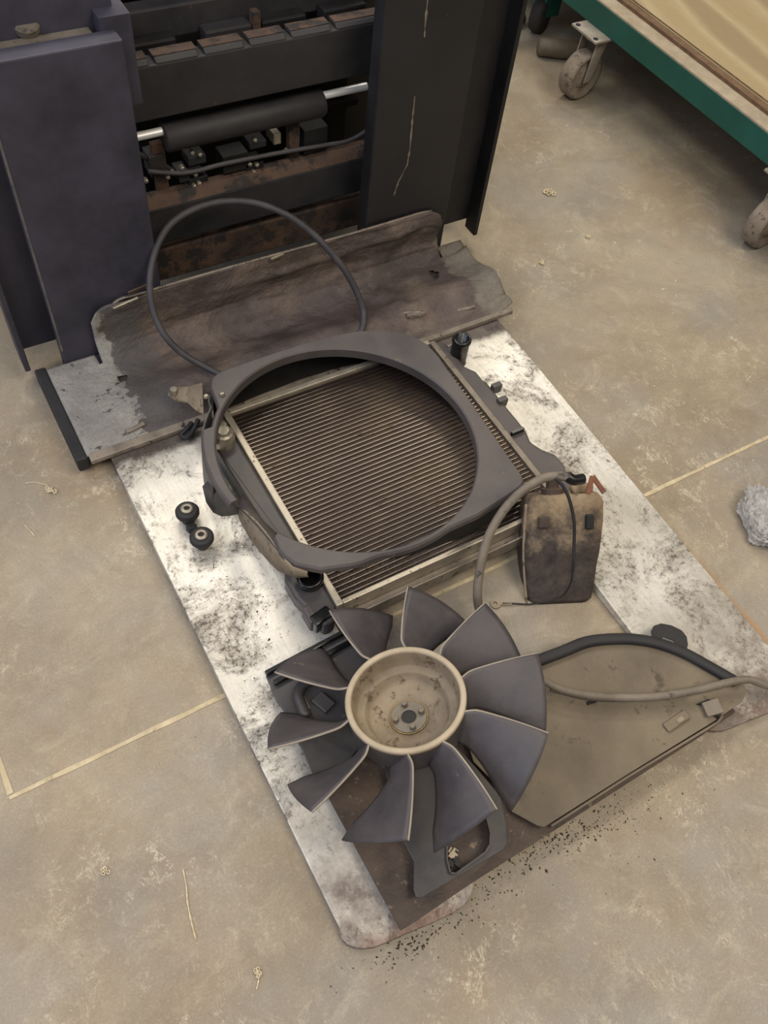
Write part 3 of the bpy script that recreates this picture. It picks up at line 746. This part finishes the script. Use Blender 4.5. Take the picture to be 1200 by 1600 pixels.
# black plastic guard with window
GD = root('plastic_fan_guard', 'black plastic guard plate with a rectangular window, pinned under the fan', 'plastic guard', (.37, .33, .04))
zG = .058
G1 = U2([(415, 1056), (475, 1024), (540, 991), (575, 1010), (640, 1080), (690, 1140), (745, 1200), (782, 1244), (792, 1290), (793, 1318), (786, 1328), (660, 1402), (650, 1402), (646, 1390), (646, 1345), (625, 1305), (612, 1250), (600, 1200), (560, 1170), (500, 1238), (468, 1160), (447, 1116), (432, 1096)], zG)
W1 = U2([(700, 1318), (752, 1268), (758, 1276), (764, 1300), (764, 1318), (757, 1330), (712, 1363), (704, 1362), (698, 1345)], zG)
b = MB(); b.plate(G1, zG, .004, [W1]); gd = b.build('guard_plate', M['plastic'], GD, bevel=.0015)
b = MB()
for a, c in (((415, 1053), (540, 987)), ((428, 1068), (548, 1003))): b.bar(U(*a, zG + .004), U(*c, zG + .004), .009, .012)
b.build('stiffening_rail', M['gloss'], GD, bevel=.002)
b = MB()
wl = U2([(698, 1322), (752, 1267), (759, 1276), (766, 1302), (765, 1321), (758, 1333), (712, 1366), (703, 1365), (698, 1345)], zG)
for p, q in zip(wl, wl[1:] + wl[:1]): b.bar((p[0], p[1], zG + .002), (q[0], q[1], zG + .002), .003, .007)
b.build('window_rim', M['plastic'], GD)
random.seed(21)
for k in range(9):
    p_ = U(random.uniform(702, 716), random.uniform(1330, 1358), .045); b = MB(); b.obox(p_, (.004, .002, 0), (-.002, random.uniform(.003, .006), .001), (0, 0, .003)); b.build('window_bits', M['hubrim'] if k % 2 else M['black'], GD)  # pale and black bits for the speckled patch inside the window
b = MB(); b.plate(U2([(462, 1084), (470, 1079), (476, 1088), (485, 1106), (474, 1113), (466, 1104)], zG + .004), zG + .004, .003); b.build('pale_label_strip', M['zinc'], GD)
p = [U(a, c, zG + .008) for a, c in ((478, 1120), (470, 1100), (466, 1085), (474, 1070), (495, 1060), (520, 1062))]
b = MB(); b.tube(p, .010, 8, 5); b.build('raised_bead', M['plastic'], GD, smooth=True)
b = MB(); b.obox(U(505, 1098, zG + .006), (.012, .004, 0), (-.006, .016, 0), (0, 0, .006)); b.build('raised_lug', M['plastic'], GD, bevel=.002)

# ------------------------------------------------------------------ engine fan
nrm = Vector((-.10, .25, 1)).normalized()
kf = .955
FC = EYE + (Vector((.422, .411, .129)) - EYE) * kf
e1 = Vector((1, 0, .10)).normalized(); e2 = nrm.cross(e1)
FN = root('engine_fan', 'grey-black ten-blade engine cooling fan with a dusty tan dished hub', 'fan', FC)
def fp(r, a, h): return FC + (e1*math.cos(a) + e2*math.sin(a))*r*kf + nrm*h
b = MB(); b.lathe([(.060, -.066), (.0965, -.060), (.0985, -.052), (.0985, -.008)], FC, nrm, 72, cap0=False); b.v = b.v; hs_ = b
b = MB(); b.lathe([(.0985, -.006), (.0985, -.004), (.0975, 0), (.090, 0), (.0885, -.004), (.086, -.018), (.083, -.030), (.081, -.033), (.072, -.0345), (.0695, -.037), (.067, -.050), (.062, -.055), (.048, -.057), (.044, -.0575), (.041, -.061), (.031, -.063), (.031, -.068), (.0, -.068)], FC, nrm, 72, cap0=False)
hb = b.build('hub_dish', M['hub'], FN, smooth=True)
hs_.f = [f for f in hs_.f if len(f) == 4]; hs_.build('hub_shell', M['fanplastic'], hb, smooth=True)  # hub side in dark plastic colour, standing in for the shadow under the rim
b = MB(); b.lathe([(.0985, -.010), (.0992, -.002), (.0975, .0012), (.0905, .0012), (.0888, -.002), (.0880, -.008)], FC, nrm, 72, close=True); b.build('hub_rim', M['hubrim'], hb, smooth=True)
HC = FC - nrm*.066
b = MB(); b.lathe([(.0125, 0), (.0125, .006), (.0145, .007), (.030, .007), (.031, .004), (.031, -.004), (.0125, -.004)], HC, nrm, 48, close=True); cp = b.build('center_plate', M['hubcore'], hb, smooth=False)
b = MB(); b.lathe([(.0312, .003), (.0312, .0058), (.0322, .0058), (.0322, .003)], HC, nrm, 48, close=True); b.build('brass_ring', M['goldring'], hb)
b = MB(); b.lathe([(0, .0045), (.0124, .0045), (.0124, .002), (0, .002)], HC, nrm, 24); b.build('center_bore', M['black'], hb)
b = MB(); b.lathe([(0, -.069), (.045, -.069), (.045, -.085), (.03, -.09), (.03, -.128), (0, -.128)], FC, nrm, 40); b.build('hub_boss', M['black'], hb)
for k in range(4):
    a = math.radians(78 + 90*k); c = HC + (e1*math.cos(a) + e2*math.sin(a))*.0225
    b = MB(); b.lathe([(0, .015), (.0045, .0148), (.0052, .013), (.0052, .004), (0, .004)], c, nrm, 20); b.build('hub_bolt', M['hubcore'], hb)
roots = [96, 59, 23, -11, -48, -85, -119, -157, -190, -226]
for n_, a0 in enumerate(roots):
    b = MB(); NS, NTT = 14, 12; vs = []; fs = []
    nxt = roots[(n_+1) % 10] - (360 if n_ == 9 else 0); sp_ = a0 - nxt
    for i in range(NS + 1):
        s = i/NS
        r = .0985 + (.2435 - .0985)*s
        kink = 4.5*math.sin(min(1, s/.18)*PI/2)*(1 - max(0, (s-.18)/.82))
        lead = a0 + kink
        width = (17 + 10*min(1, s*1.3)) * sp_/36
        for j in range(NTT + 1):
            t = j/NTT
            a = math.radians(lead - width*t)
            h = -.004 - .002*s - (.046 + .026*s)*t
            h += (.003 + .003*s)*math.sin(PI*t)
            rr = r - .008*t*s
            vs.append(fp(rr, a, h))
    for i in range(NS):
        for j in range(NTT):
            q = i*(NTT+1) + j; fs.append((q, q+1, q+NTT+2, q+NTT+1))
    b.add(vs, fs); bl = b.build('blade', M['fanplastic'], FN, smooth=True, solid=.0028)
    ed = [vs[i*(NTT+1)] for i in range(NS+1)]
    b = MB(); b.tube([Vector(v) + nrm*.0005 for v in ed], .0019, 6, 2); b.build('worn_edge', M['fanedge'], bl, smooth=True)

# ------------------------------------------------------------------ coolant reservoir leaning back on the radiator
RT = root('reservoir_tank', 'dirt-caked plastic reservoir tank standing tilted between the forks, hose on its top', 'reservoir tank', (.84, .475, 0))
A = U(828, 948, .002); B = U(926, 943, .002)
oa = Vector((.064, .150, .152)); ob = Vector((.060, .125, .190))
TLc = A + oa; TRc = B + ob
fn = (B - A).cross(oa).normalized()
if fn.y > 0: fn = -fn
back = -fn * .062
def tk_section(t):
    # corners of the body at height fraction t, front-left, front-right, back-right, back-left
    l = A.lerp(TLc, t); r = B.lerp(TRc, t)
    bulge = .004*math.sin(PI*min(1, t*1.2))
    u = (r - l).normalized()
    infl = .010*math.sin(PI*t*.9)
    return l - u*infl, r + u*infl*.5, r + back + u*infl*.5, l + back - u*infl, u
def round_sec(c4, rad, puff):
    o = []; N = 5
    cs = c4[:4]; cen = sum(cs, Vector())/4
    for i in range(4):
        p = cs[i]; a = (cs[i-1] - p).normalized(); c = (cs[(i+1) % 4] - p).normalized()
        for k in range(N):
            t = k/(N-1); q0 = p + a*rad; q1 = p + c*rad
            o.append((q0*(1-t)**2 + p*2*t*(1-t) + q1*t*t))
    return [cen + (v - cen)*puff for v in o]
vs = []; fs = []; NR = 22
for i in range(NR + 1):
    t = i/NR
    puff = 1 - .10*max(0, (.06 - t)/.06)**2 - (.16*((t-.90)/.10)**2 if t > .9 else 0)
    sec = round_sec(tk_section(t), .016, puff)
    for v in sec:
        w_ = noise.noise(v*22)*.006 + noise.noise(v*60)*.002
        vs.append(v + fn*w_)
K = 20
for i in range(NR):
    for k in range(K): fs.append((i*K + k, i*K + (k+1) % K, (i+1)*K + (k+1) % K, (i+1)*K + k))
fs += [tuple(reversed(range(K))), tuple(NR*K + k for k in range(K))]
zmin = min(v.z for v in vs)
for v in vs: v.z = max(v.z, .001)
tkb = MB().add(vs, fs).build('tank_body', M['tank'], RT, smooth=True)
upv = (TLc - A).normalized(); ux = (TRc - TLc).normalized()
tc = (TLc + TRc)/2 + back*.5
def tl(a, c, h): return tc + ux*a + (back.normalized())*c + upv*h
# cap neck, top ridge, rubber boot on the right, lug plates on the face
b = MB(); b.lathe([(0, .030), (.012, .030), (.013, .026), (.013, .012), (.022, .010), (.023, -.01), (0, -.01)], tl(-.020, 0, 0), upv, 24); b.build('filler_neck', M['tray'], RT, smooth=False, bevel=.001)
b = MB(); b.tube([tl(.012, -.02, .006), tl(.03, -.012, .012), tl(.052, -.005, .004)], .011, 10, 5); b.build('molded_ridge', M['tank'], RT, smooth=True)
b = MB(); b.tube([U(886, 744, .24), U(896, 750, .235), U(911, 748, .232)], .0105, 12, 6); b.build('rubber_boot', M['gloss'], RT, smooth=True)
b = MB(); p0, p1, p2 = U(918, 772, .205), U(926, 744, .222), U(944, 770, .200)
b.bar(p0, p1, .010, .004, up=(0, -.5, 1)); b.bar(p1, p2, .010, .004, up=(0, -.5, 1)); b.build('rusty_bracket', M['rust'], RT, bevel=.001)
def face(a, t, o=.004): return A.lerp(TLc, t).lerp(B.lerp(TRc, t), a) + fn*o
b = MB(); b.obox(face(.17, .77, .006), ux*.011, upv*.012, fn*.004); b.build('molded_lug', M['tray'], RT, bevel=.003)
b = MB(); b.obox(face(.80, .76, .006), ux*.008, upv*.015, fn*.004); b.build('molded_lug', M['black'], RT, bevel=.003)
b = MB(); b.tube([face(-.03, .02, -.01), face(-.06, .3, -.012), face(-.07, .6, -.01), face(-.04, .93, -.008)], .003, 8, 6); b.build('mold_seam', M['hub'], RT, smooth=True)

# grey hose: from the tank top over to the left, down behind the fan blade, out again on the right
hs = [U(888, 745, .24), U(868, 744, .238), U(845, 749, .232), U(815, 768, .22), U(785, 800, .195), U(762, 842, .16), U(750, 890, .115), U(746, 930, .08), U(752, 962, .04), U(768, 995, .016), U(795, 1030, .05), U(826, 1050, .075), U(850, 1064, .078), U(880, 1078, .076), U(915, 1086, .074), U(970, 1090, .072), U(1030, 1088, .072), U(1090, 1078, .072), U(1140, 1066, .073), U(1170, 1062, .075), U(1195, 1070, .07), U(1230, 1080, .05), U(1280, 1070, .012)]
b = MB(); b.tube(hs, lambda t: .0088 if t < .42 else .0075, 12, 8)
o = b.build('grey_hose', M['hose_warm'], smooth=True); tag(o, 'long dusty grey hose arching from the reservoir tank top and over the right panel', 'hose')
hs2 = [U(860, 1077, .066), U(920, 1091, .062), U(980, 1093, .062), U(1030, 1089, .063), U(1075, 1081, .063)]
b = MB(); b.tube(hs2, .0045, 8, 8); o = b.build('grey_hose', M['hose_warm'], smooth=True); tag(o, 'thinner grey tube lying tight beside the long hose on the panel', 'tube')

# thin cable with ring terminal
cb = [U(868, 748, .245), U(880, 760, .235), U(890, 782, .215), U(897, 815, .185), U(897, 850, .15), U(896, 880, .12), U(892, 910, .075), U(880, 930, .03), U(860, 938, .012), U(830, 944, .004), U(800, 943, .004), U(785, 943, .004)]
CB = root('sensor_cable', 'thin black cable hanging down the tank front, ending in a ring terminal on the floor', 'cable', (.8, .5, 0))
b = MB(); b.tube(cb, lambda t: .0032 if t < .5 else .0018, 8, 8); b.build('cable_lead', M['rubber'], CB, smooth=True)
p = U(774, 943, .004); b = MB(); b.lathe([(.0045, 0), (.0105, 0), (.0105, .003), (.0045, .003)], (p.x, p.y, .001), (0, 0, 1), 20, close=True); b.bar((p.x+.008, p.y-.004, .003), (p.x + .03, p.y - .015, .004), .006, .003); b.build('ring_terminal', M['panel_edge'], CB)

# ------------------------------------------------------------------ black loop hose above the shield
lp = [(350, 588, .085), (318, 572, .10), (285, 552, .125), (258, 525, .16), (240, 488, .20), (234, 445, .245), (241, 398, .285), (260, 358, .31), (290, 333, .325), (330, 318, .33), (370, 314, .33), (410, 320, .32), (450, 337, .30), (485, 362, .265), (515, 392, .225), (540, 424, .18), (558, 458, .13), (568, 488, .09), (566, 514, .075), (556, 524, .07)]
b = MB(); b.tube([U(a, c, z) for a, c, z in lp], .0072, 12, 12, ribs=lambda t: .62 < t < .93)
o = b.build('black_hose', M['hose'], smooth=True); tag(o, 'stiff black hose arching in a big loop over the shield behind the shroud', 'hose')
lp = [(300, 660, .06), (290, 672, .055), (283, 680, .05), (292, 684, .05), (302, 672, .055), (310, 655, .065)]
b = MB(); b.tube([U(a, c, z) for a, c, z in lp], .005, 10, 6); o = b.build('hose_end', M['rubber'], smooth=True); tag(o, 'short black looped hose end poking out left of the shroud', 'hose')

# ------------------------------------------------------------------ rubber bushings on the left fork
def bushing(px, py, label, tilt, sc=1.0):
    p = U(px, py, .075); g = root('rubber_bushing', label, 'bushing', (p.x, p.y, .041), 'rubber bushings on the left fork')
    ax = Vector(tilt).normalized(); c = Vector((p.x, p.y, .041))
    b = MB(); b.lathe([(.0, 0), (.013, 0), (.015, .004), (.014, .012), (.021, .016), (.0235, .021), (.0235, .029), (.021, .033), (.014, .034), (.012, .032), (0, .032)], c, ax, 32); b.build('rubber_body', M['rubber'], g, smooth=True)
    b = MB(); b.lathe([(.0055, .031), (.0055, .0375), (.0075, .039), (.0125, .037), (.0135, .033)], c, ax, 24, close=True); b.build('metal_sleeve', M['zinc'], g, smooth=True)
    b = MB(); b.lathe([(0, .0345), (.0054, .0345), (.0054, .031), (0, .031)], c, ax, 16); b.build('sleeve_bore', M['black'], g)
bushing(292, 798, 'upper-left black rubber bushing with a metal sleeve on the left fork', (.05, .12, 1))
bushing(315, 837, 'lower-right black rubber bushing with a metal sleeve on the left fork', (.0, .05, 1))
p = U(299, 823, .05); b = MB(); b.lathe([(0, .016), (.009, .016), (.011, .012), (.011, .003), (.012, 0), (0, 0)], (p.x, p.y, .0405), (0, 0, 1), 6); o = b.build('nut', M['rubber'], bevel=.001)
tag(o, 'small dark greasy nut lying between the two rubber bushings', 'nut')

# ------------------------------------------------------------------ carts
def caster(parent, x, y, yaw, z=.20):
    g_ = Vector((x, y, 0)); d = Vector((math.cos(yaw), math.sin(yaw), 0)); s = Vector((-d.y, d.x, 0))
    b = MB(); b.obox((x - .01, y, z + .004), (.042, 0, 0), (0, .062, 0), (0, 0, .004)); pl = b.build('caster_plate', M['caster'], parent, bevel=.002)
    for (i, j) in ((-.03, .045), (-.03, -.045)):
        b = MB(); b.lathe([(0, .0015), (.008, .0015), (.008, 0), (0, 0)], (x - .01 + i, y + j, z + .008), (0, 0, 1), 16); b.build('bolt_slot', M['black'], pl)
    wc = Vector((x, y, .073)) - d*.02
    b = MB(); b.lathe([(0, -.024), (.03, -.024), (.034, -.018), (.054, -.018), (.060, -.027), (.070, -.026), (.073, -.018), (.073, .018), (.070, .026), (.060, .027), (.054, .018), (.034, .018), (.03, .024), (0, .024)], wc, s, 48); wh = b.build('caster_wheel', M['wheel'], parent, smooth=True)
    b = MB(); b.lathe([(0, -.0235), (.028, -.0235), (.028, .0235), (0, .0235)], wc, s, 24); b.build('wheel_hub', M['wheeldark'], wh)
    for q in (-1, 1):
        b = MB(); c1 = wc + s*.032*q; top = Vector((x, y, z - .004)) + s*.032*q
        dd = (top - c1).normalized(); 
        vs = [c1 - d*.014 - dd*.012, c1 + d*.014 - dd*.012, top + d*.034, top - d*.022]
        b.add([v + s*.002 for v in vs] + [v - s*.002 for v in vs], [(0, 1, 2, 3), (7, 6, 5, 4), (0, 1, 5, 4), (1, 2, 6, 5), (2, 3, 7, 6), (3, 0, 4, 7)]); b.build('fork_arm', M['caster'], parent, bevel=.001)
    b = MB(); b.lathe([(0, -.016), (.03, -.016), (.036, -.008), (.034, 0), (0, 0)], (x, y, z), (0, 0, 1), 28); b.build('swivel_race', M['caster'], parent)
CT = root('platform_cart', 'green steel platform cart with plywood top and casters at the upper right', 'cart', (2.5, 1.7, 0))
b = MB(); b.box((2.05, .55, .208), (2.075, 2.75, .276)); b.build('side_beam', M['green'], CT, bevel=.002)
b = MB(); b.box((2.051, .55, .276), (2.118, 2.75, .281)); b.build('beam_lip', M['lip'], CT)
b = MB(); b.box((2.075, .55, .208), (3.0, .60, .276)); b.box((2.075, 2.70, .208), (3.0, 2.75, .276)); b.box((2.95, .6, .208), (3.0, 2.70, .276)); b.box((2.075, 1.95, .215), (2.95, 2.05, .27)); b.box((2.075, 1.10, .215), (2.95, 1.2, .27)); b.build('frame_beams', M['green'], CT)
b = MB(); b.box((2.105, .56, .281), (2.125, 2.74, .291)); b.box((2.128, .56, .281), (2.131, 2.74, .298)); b.build('deck_edging', M['plyedge'], CT)
b = MB(); b.box((2.125, .56, .282), (2.99, 2.74, .295)); b.build('plywood_deck', M['ply'], CT)
caster(CT, 2.045, 2.0, math.radians(8)); caster(CT, 2.085, 1.175, math.radians(8)); caster(CT, 2.9, 2.0, .8); caster(CT, 2.9, 1.15, .8)
# second cart behind
C2 = root('platform_cart', 'second green cart partly visible behind the forklift mast, top centre', 'cart', (2.1, 2.9, 0))
p = U(846, 48, .0)
b = MB(); b.box((p.x - .035, p.y - .03, .06), (p.x + .035, p.y + .04, .5)); b.build('corner_post', M['green'], C2, bevel=.003)
b = MB(); b.box((p.x - .4, p.y + .0, .25), (p.x - .035, p.y + .03, .32)); b.build('side_beam', M['green'], C2)
b = MB(); b.lathe([(0, -.025), (.03, -.025), (.055, -.022), (.06, -.01), (.06, .01), (.055, .022), (0, .025)], (p.x - .02, p.y, .061), (.4, -.7, 0), 32); b.build('caster_wheel', M['wheeldark'], C2, smooth=True)
for dx, dz, rr in ((-.15, .05, .03), (-.21, .03, .025), (-.10, .045, .02)):
    b = MB(); b.lathe([(0, -.05), (rr, -.05), (rr, .05), (0, .05)], (p.x + dx, p.y + .05, rr + .005), (1, .2, 0), 16); b.build('axle_part', M['wheeldark'], C2)
p = U(872, 76, .03); b = MB(); b.lathe([(0, -.07), (.024, -.07), (.029, -.06), (.031, .0), (.029, .06), (.024, .07), (0, .07)], (p.x, p.y, .031), (.85, -.5, 0), 24)
o = b.build('wooden_roller', M['panel'], smooth=True); tag(o, 'short tan-brown round roller lying on the floor behind the cart caster', 'roller')

# ------------------------------------------------------------------ plastic wrap
b = MB(); random.seed(5); p = U(1195, 815, 0)
bm = bmesh.new(); bmesh.ops.create_icosphere(bm, subdivisions=5, radius=1)
for v in bm.verts:
    c = v.co.copy(); a = math.atan2(c.y, c.x)
    rad = 1 + .18*noise.noise(Vector((math.cos(a)*1.6, math.sin(a)*1.6, 3)))
    n_ = abs(noise.noise(c*3.2))*.5 + abs(noise.noise(c*7 + Vector((4, 0, 0))))*.35 + abs(noise.noise(c*15))*.25 + abs(noise.noise(c*30))*.12
    v.co = Vector((c.x*rad*.085, c.y*rad*.065, 0)) * (1 + (n_ - .4)*.35); v.co.z = max(.0015, .012 + c.z*.012 + n_*.035*(1 if c.z > 0 else 0))
me = bpy.data.meshes.new('plastic_wrap'); bm.to_mesh(me); bm.free()
o = link('plastic_wrap', me, M['wrap']); o.location = (p.x, p.y, 0); o.rotation_euler.z = .9
tag(o, 'crumpled clear plastic wrap on the floor at the right edge', 'plastic wrap')

# ------------------------------------------------------------------ shavings and crumbs
def shaving(px, py, sc, label, seed, grp='wood shavings'):
    random.seed(seed); p = U(px, py, 0); b = MB()
    for k in range(6):
        c = Vector((random.uniform(-1, 1), random.uniform(-1, 1), 0))*.010*sc; pts = []
        for i in range(7):
            a = i*1.1 + random.uniform(0, .4) + k
            pts.append(Vector((p.x, p.y, 0)) + c + Vector((math.cos(a), math.sin(a), 0))*.007*sc*(1 - i*.08) + Vector((0, 0, .003 + .0028*sc*(1 + math.sin(a*1.3)))))
        b.tube(pts, .0016*sc, 5, 4)
    o = b.build('wood_shaving', M['shaving'], smooth=True); tag(o, label, 'wood shaving', grp); return o
shaving(858, 303, 1.0, 'curled pale wood shaving on the floor right of the forklift upright', 1)
shaving(846, 412, .55, 'small pale wood shaving on the floor just beyond the right end of the metal shield', 2)
shaving(80, 768, .75, 'curled pale wood shaving on the floor left of the left fork, larger of two there', 3)
shaving(918, 371, .5, 'small pale wood shaving on the floor midway to the cart', 4)
shaving(165, 1362, .5, 'whitish curl of shaving on the open floor left of the long thin splinter', 5)
shaving(402, 1520, .5, 'yellowish curl of shaving on the floor near the bottom edge of the photo', 6)
for (pts, lab, nm) in (([(40, 755), (55, 754), (74, 758)], 'thin straight pale splinter beside the large curled shaving at the left', 'wood_splinter'), ([(38, 820), (46, 828), (54, 838)], 'short pale splinter below the curled shaving at the left edge', 'wood_splinter'),
                      ([(286, 1358), (291, 1385), (293, 1410), (298, 1436), (306, 1468)], 'long thin pale splinter on the open floor left of the left fork tip', 'wood_splinter'), ([(400, 1518), (404, 1530), (401, 1546)], 'small yellowish splinter touching the bottommost curl of wood shaving', 'wood_splinter')):
    b = MB(); b.tube([U(a, c, .002) for a, c in pts], lambda t: .0008 + .0016*abs(noise.noise(Vector((t*9, pts[0][0], 0)))), 5, 8); o = b.build(nm, M['shaving']); tag(o, lab, 'wood splinter', 'wood splinters')
def crumbs(name, seed, spots, mat, label, cat, flat=.5):
    random.seed(seed); b = MB()
    for cx, cy, sx, sy, ang, n_, r0, r1, z in spots:
        for _ in range(n_):
            u = random.gauss(0, 1); v = random.gauss(0, 1); ca, sa = math.cos(ang), math.sin(ang)
            px = cx + u*sx*ca - v*sy*sa; py = cy + u*sx*sa + v*sy*ca
            if not (-60 < px < 1260 and -40 < py < 1660): continue
            p = U(px, py, z); r = random.uniform(r0, r1)*.62*(1 if random.random() > .08 else 1.8)
            a = random.uniform(0, 6.28); st = random.uniform(.7, 1.8)
            ax = Vector((math.cos(a), math.sin(a), 0))*r*st; ay = Vector((-math.sin(a), math.cos(a), 0))*r*.8
            c = Vector((p.x, p.y, z))
            vs = [c + ax, c + ay, c - ax, c - ay*random.uniform(.6, 1.2), c + Vector((random.uniform(-.3, .3)*r, 0, r*flat*2))]
            b.add(vs, [(0, 1, 4), (1, 2, 4), (2, 3, 4), (3, 0, 4), (3, 2, 1, 0)])
    o = b.build(name, mat); tag(o, label, cat, kind='stuff'); return o
crumbs('dirt_crumbs', 11, [(740, 1400, 110, 20, -.62, 260, .0008, .0032, .0005), (900, 1300, 60, 14, -.35, 230, .0008, .003, .0005), (950, 1270, 80, 30, -.4, 90, .0007, .002, .0005), (640, 1470, 30, 14, -.5, 50, .001, .004, .0005), (1000, 1350, 100, 50, 0, 40, .0007, .0018, .0005)], M['crumb'], 'scattered black dirt crumbs on the floor along the sheet and fork tip', 'dirt')
crumbs('wood_dust', 12, [(880, 400, 110, 80, .4, 200, .0010, .0034, .0005), (810, 420, 40, 60, .4, 50, .0012, .004, .0005), (1060, 640, 90, 50, .5, 60, .0010, .0032, .0005), (1000, 560, 140, 90, .5, 130, .0008, .002, .0005), (850, 330, 60, 30, 0, 50, .001, .0028, .0005), (250, 1300, 170, 160, 0, 150, .0006, .0018, .0005), (120, 900, 120, 160, 0, 90, .0006, .0018, .0005), (950, 1450, 180, 90, 0, 90, .0006, .0018, .0005), (860, 985, 60, 20, 0, 14, .0008, .002, .0005), (480, 1400, 60, 60, 0, 40, .0006, .0018, .0005)], M['shaving'], 'tiny pale wood dust flecks scattered over the concrete floor', 'wood dust')
crumbs('fork_grit', 13, [(300, 900, 60, 24, 1.1, 50, .0007, .0024, .0395), (400, 960, 40, 30, 1, 120, .0007, .0024, .036), (395, 1050, 40, 26, 1.1, 70, .0007, .002, .03), (330, 875, 18, 10, .6, 60, .0006, .0016, .0395)], M['crumb'], 'dark grit sprinkled on the left fork blade', 'grit')
for o in bpy.data.objects:
    if '_w' in o: del o['_w']
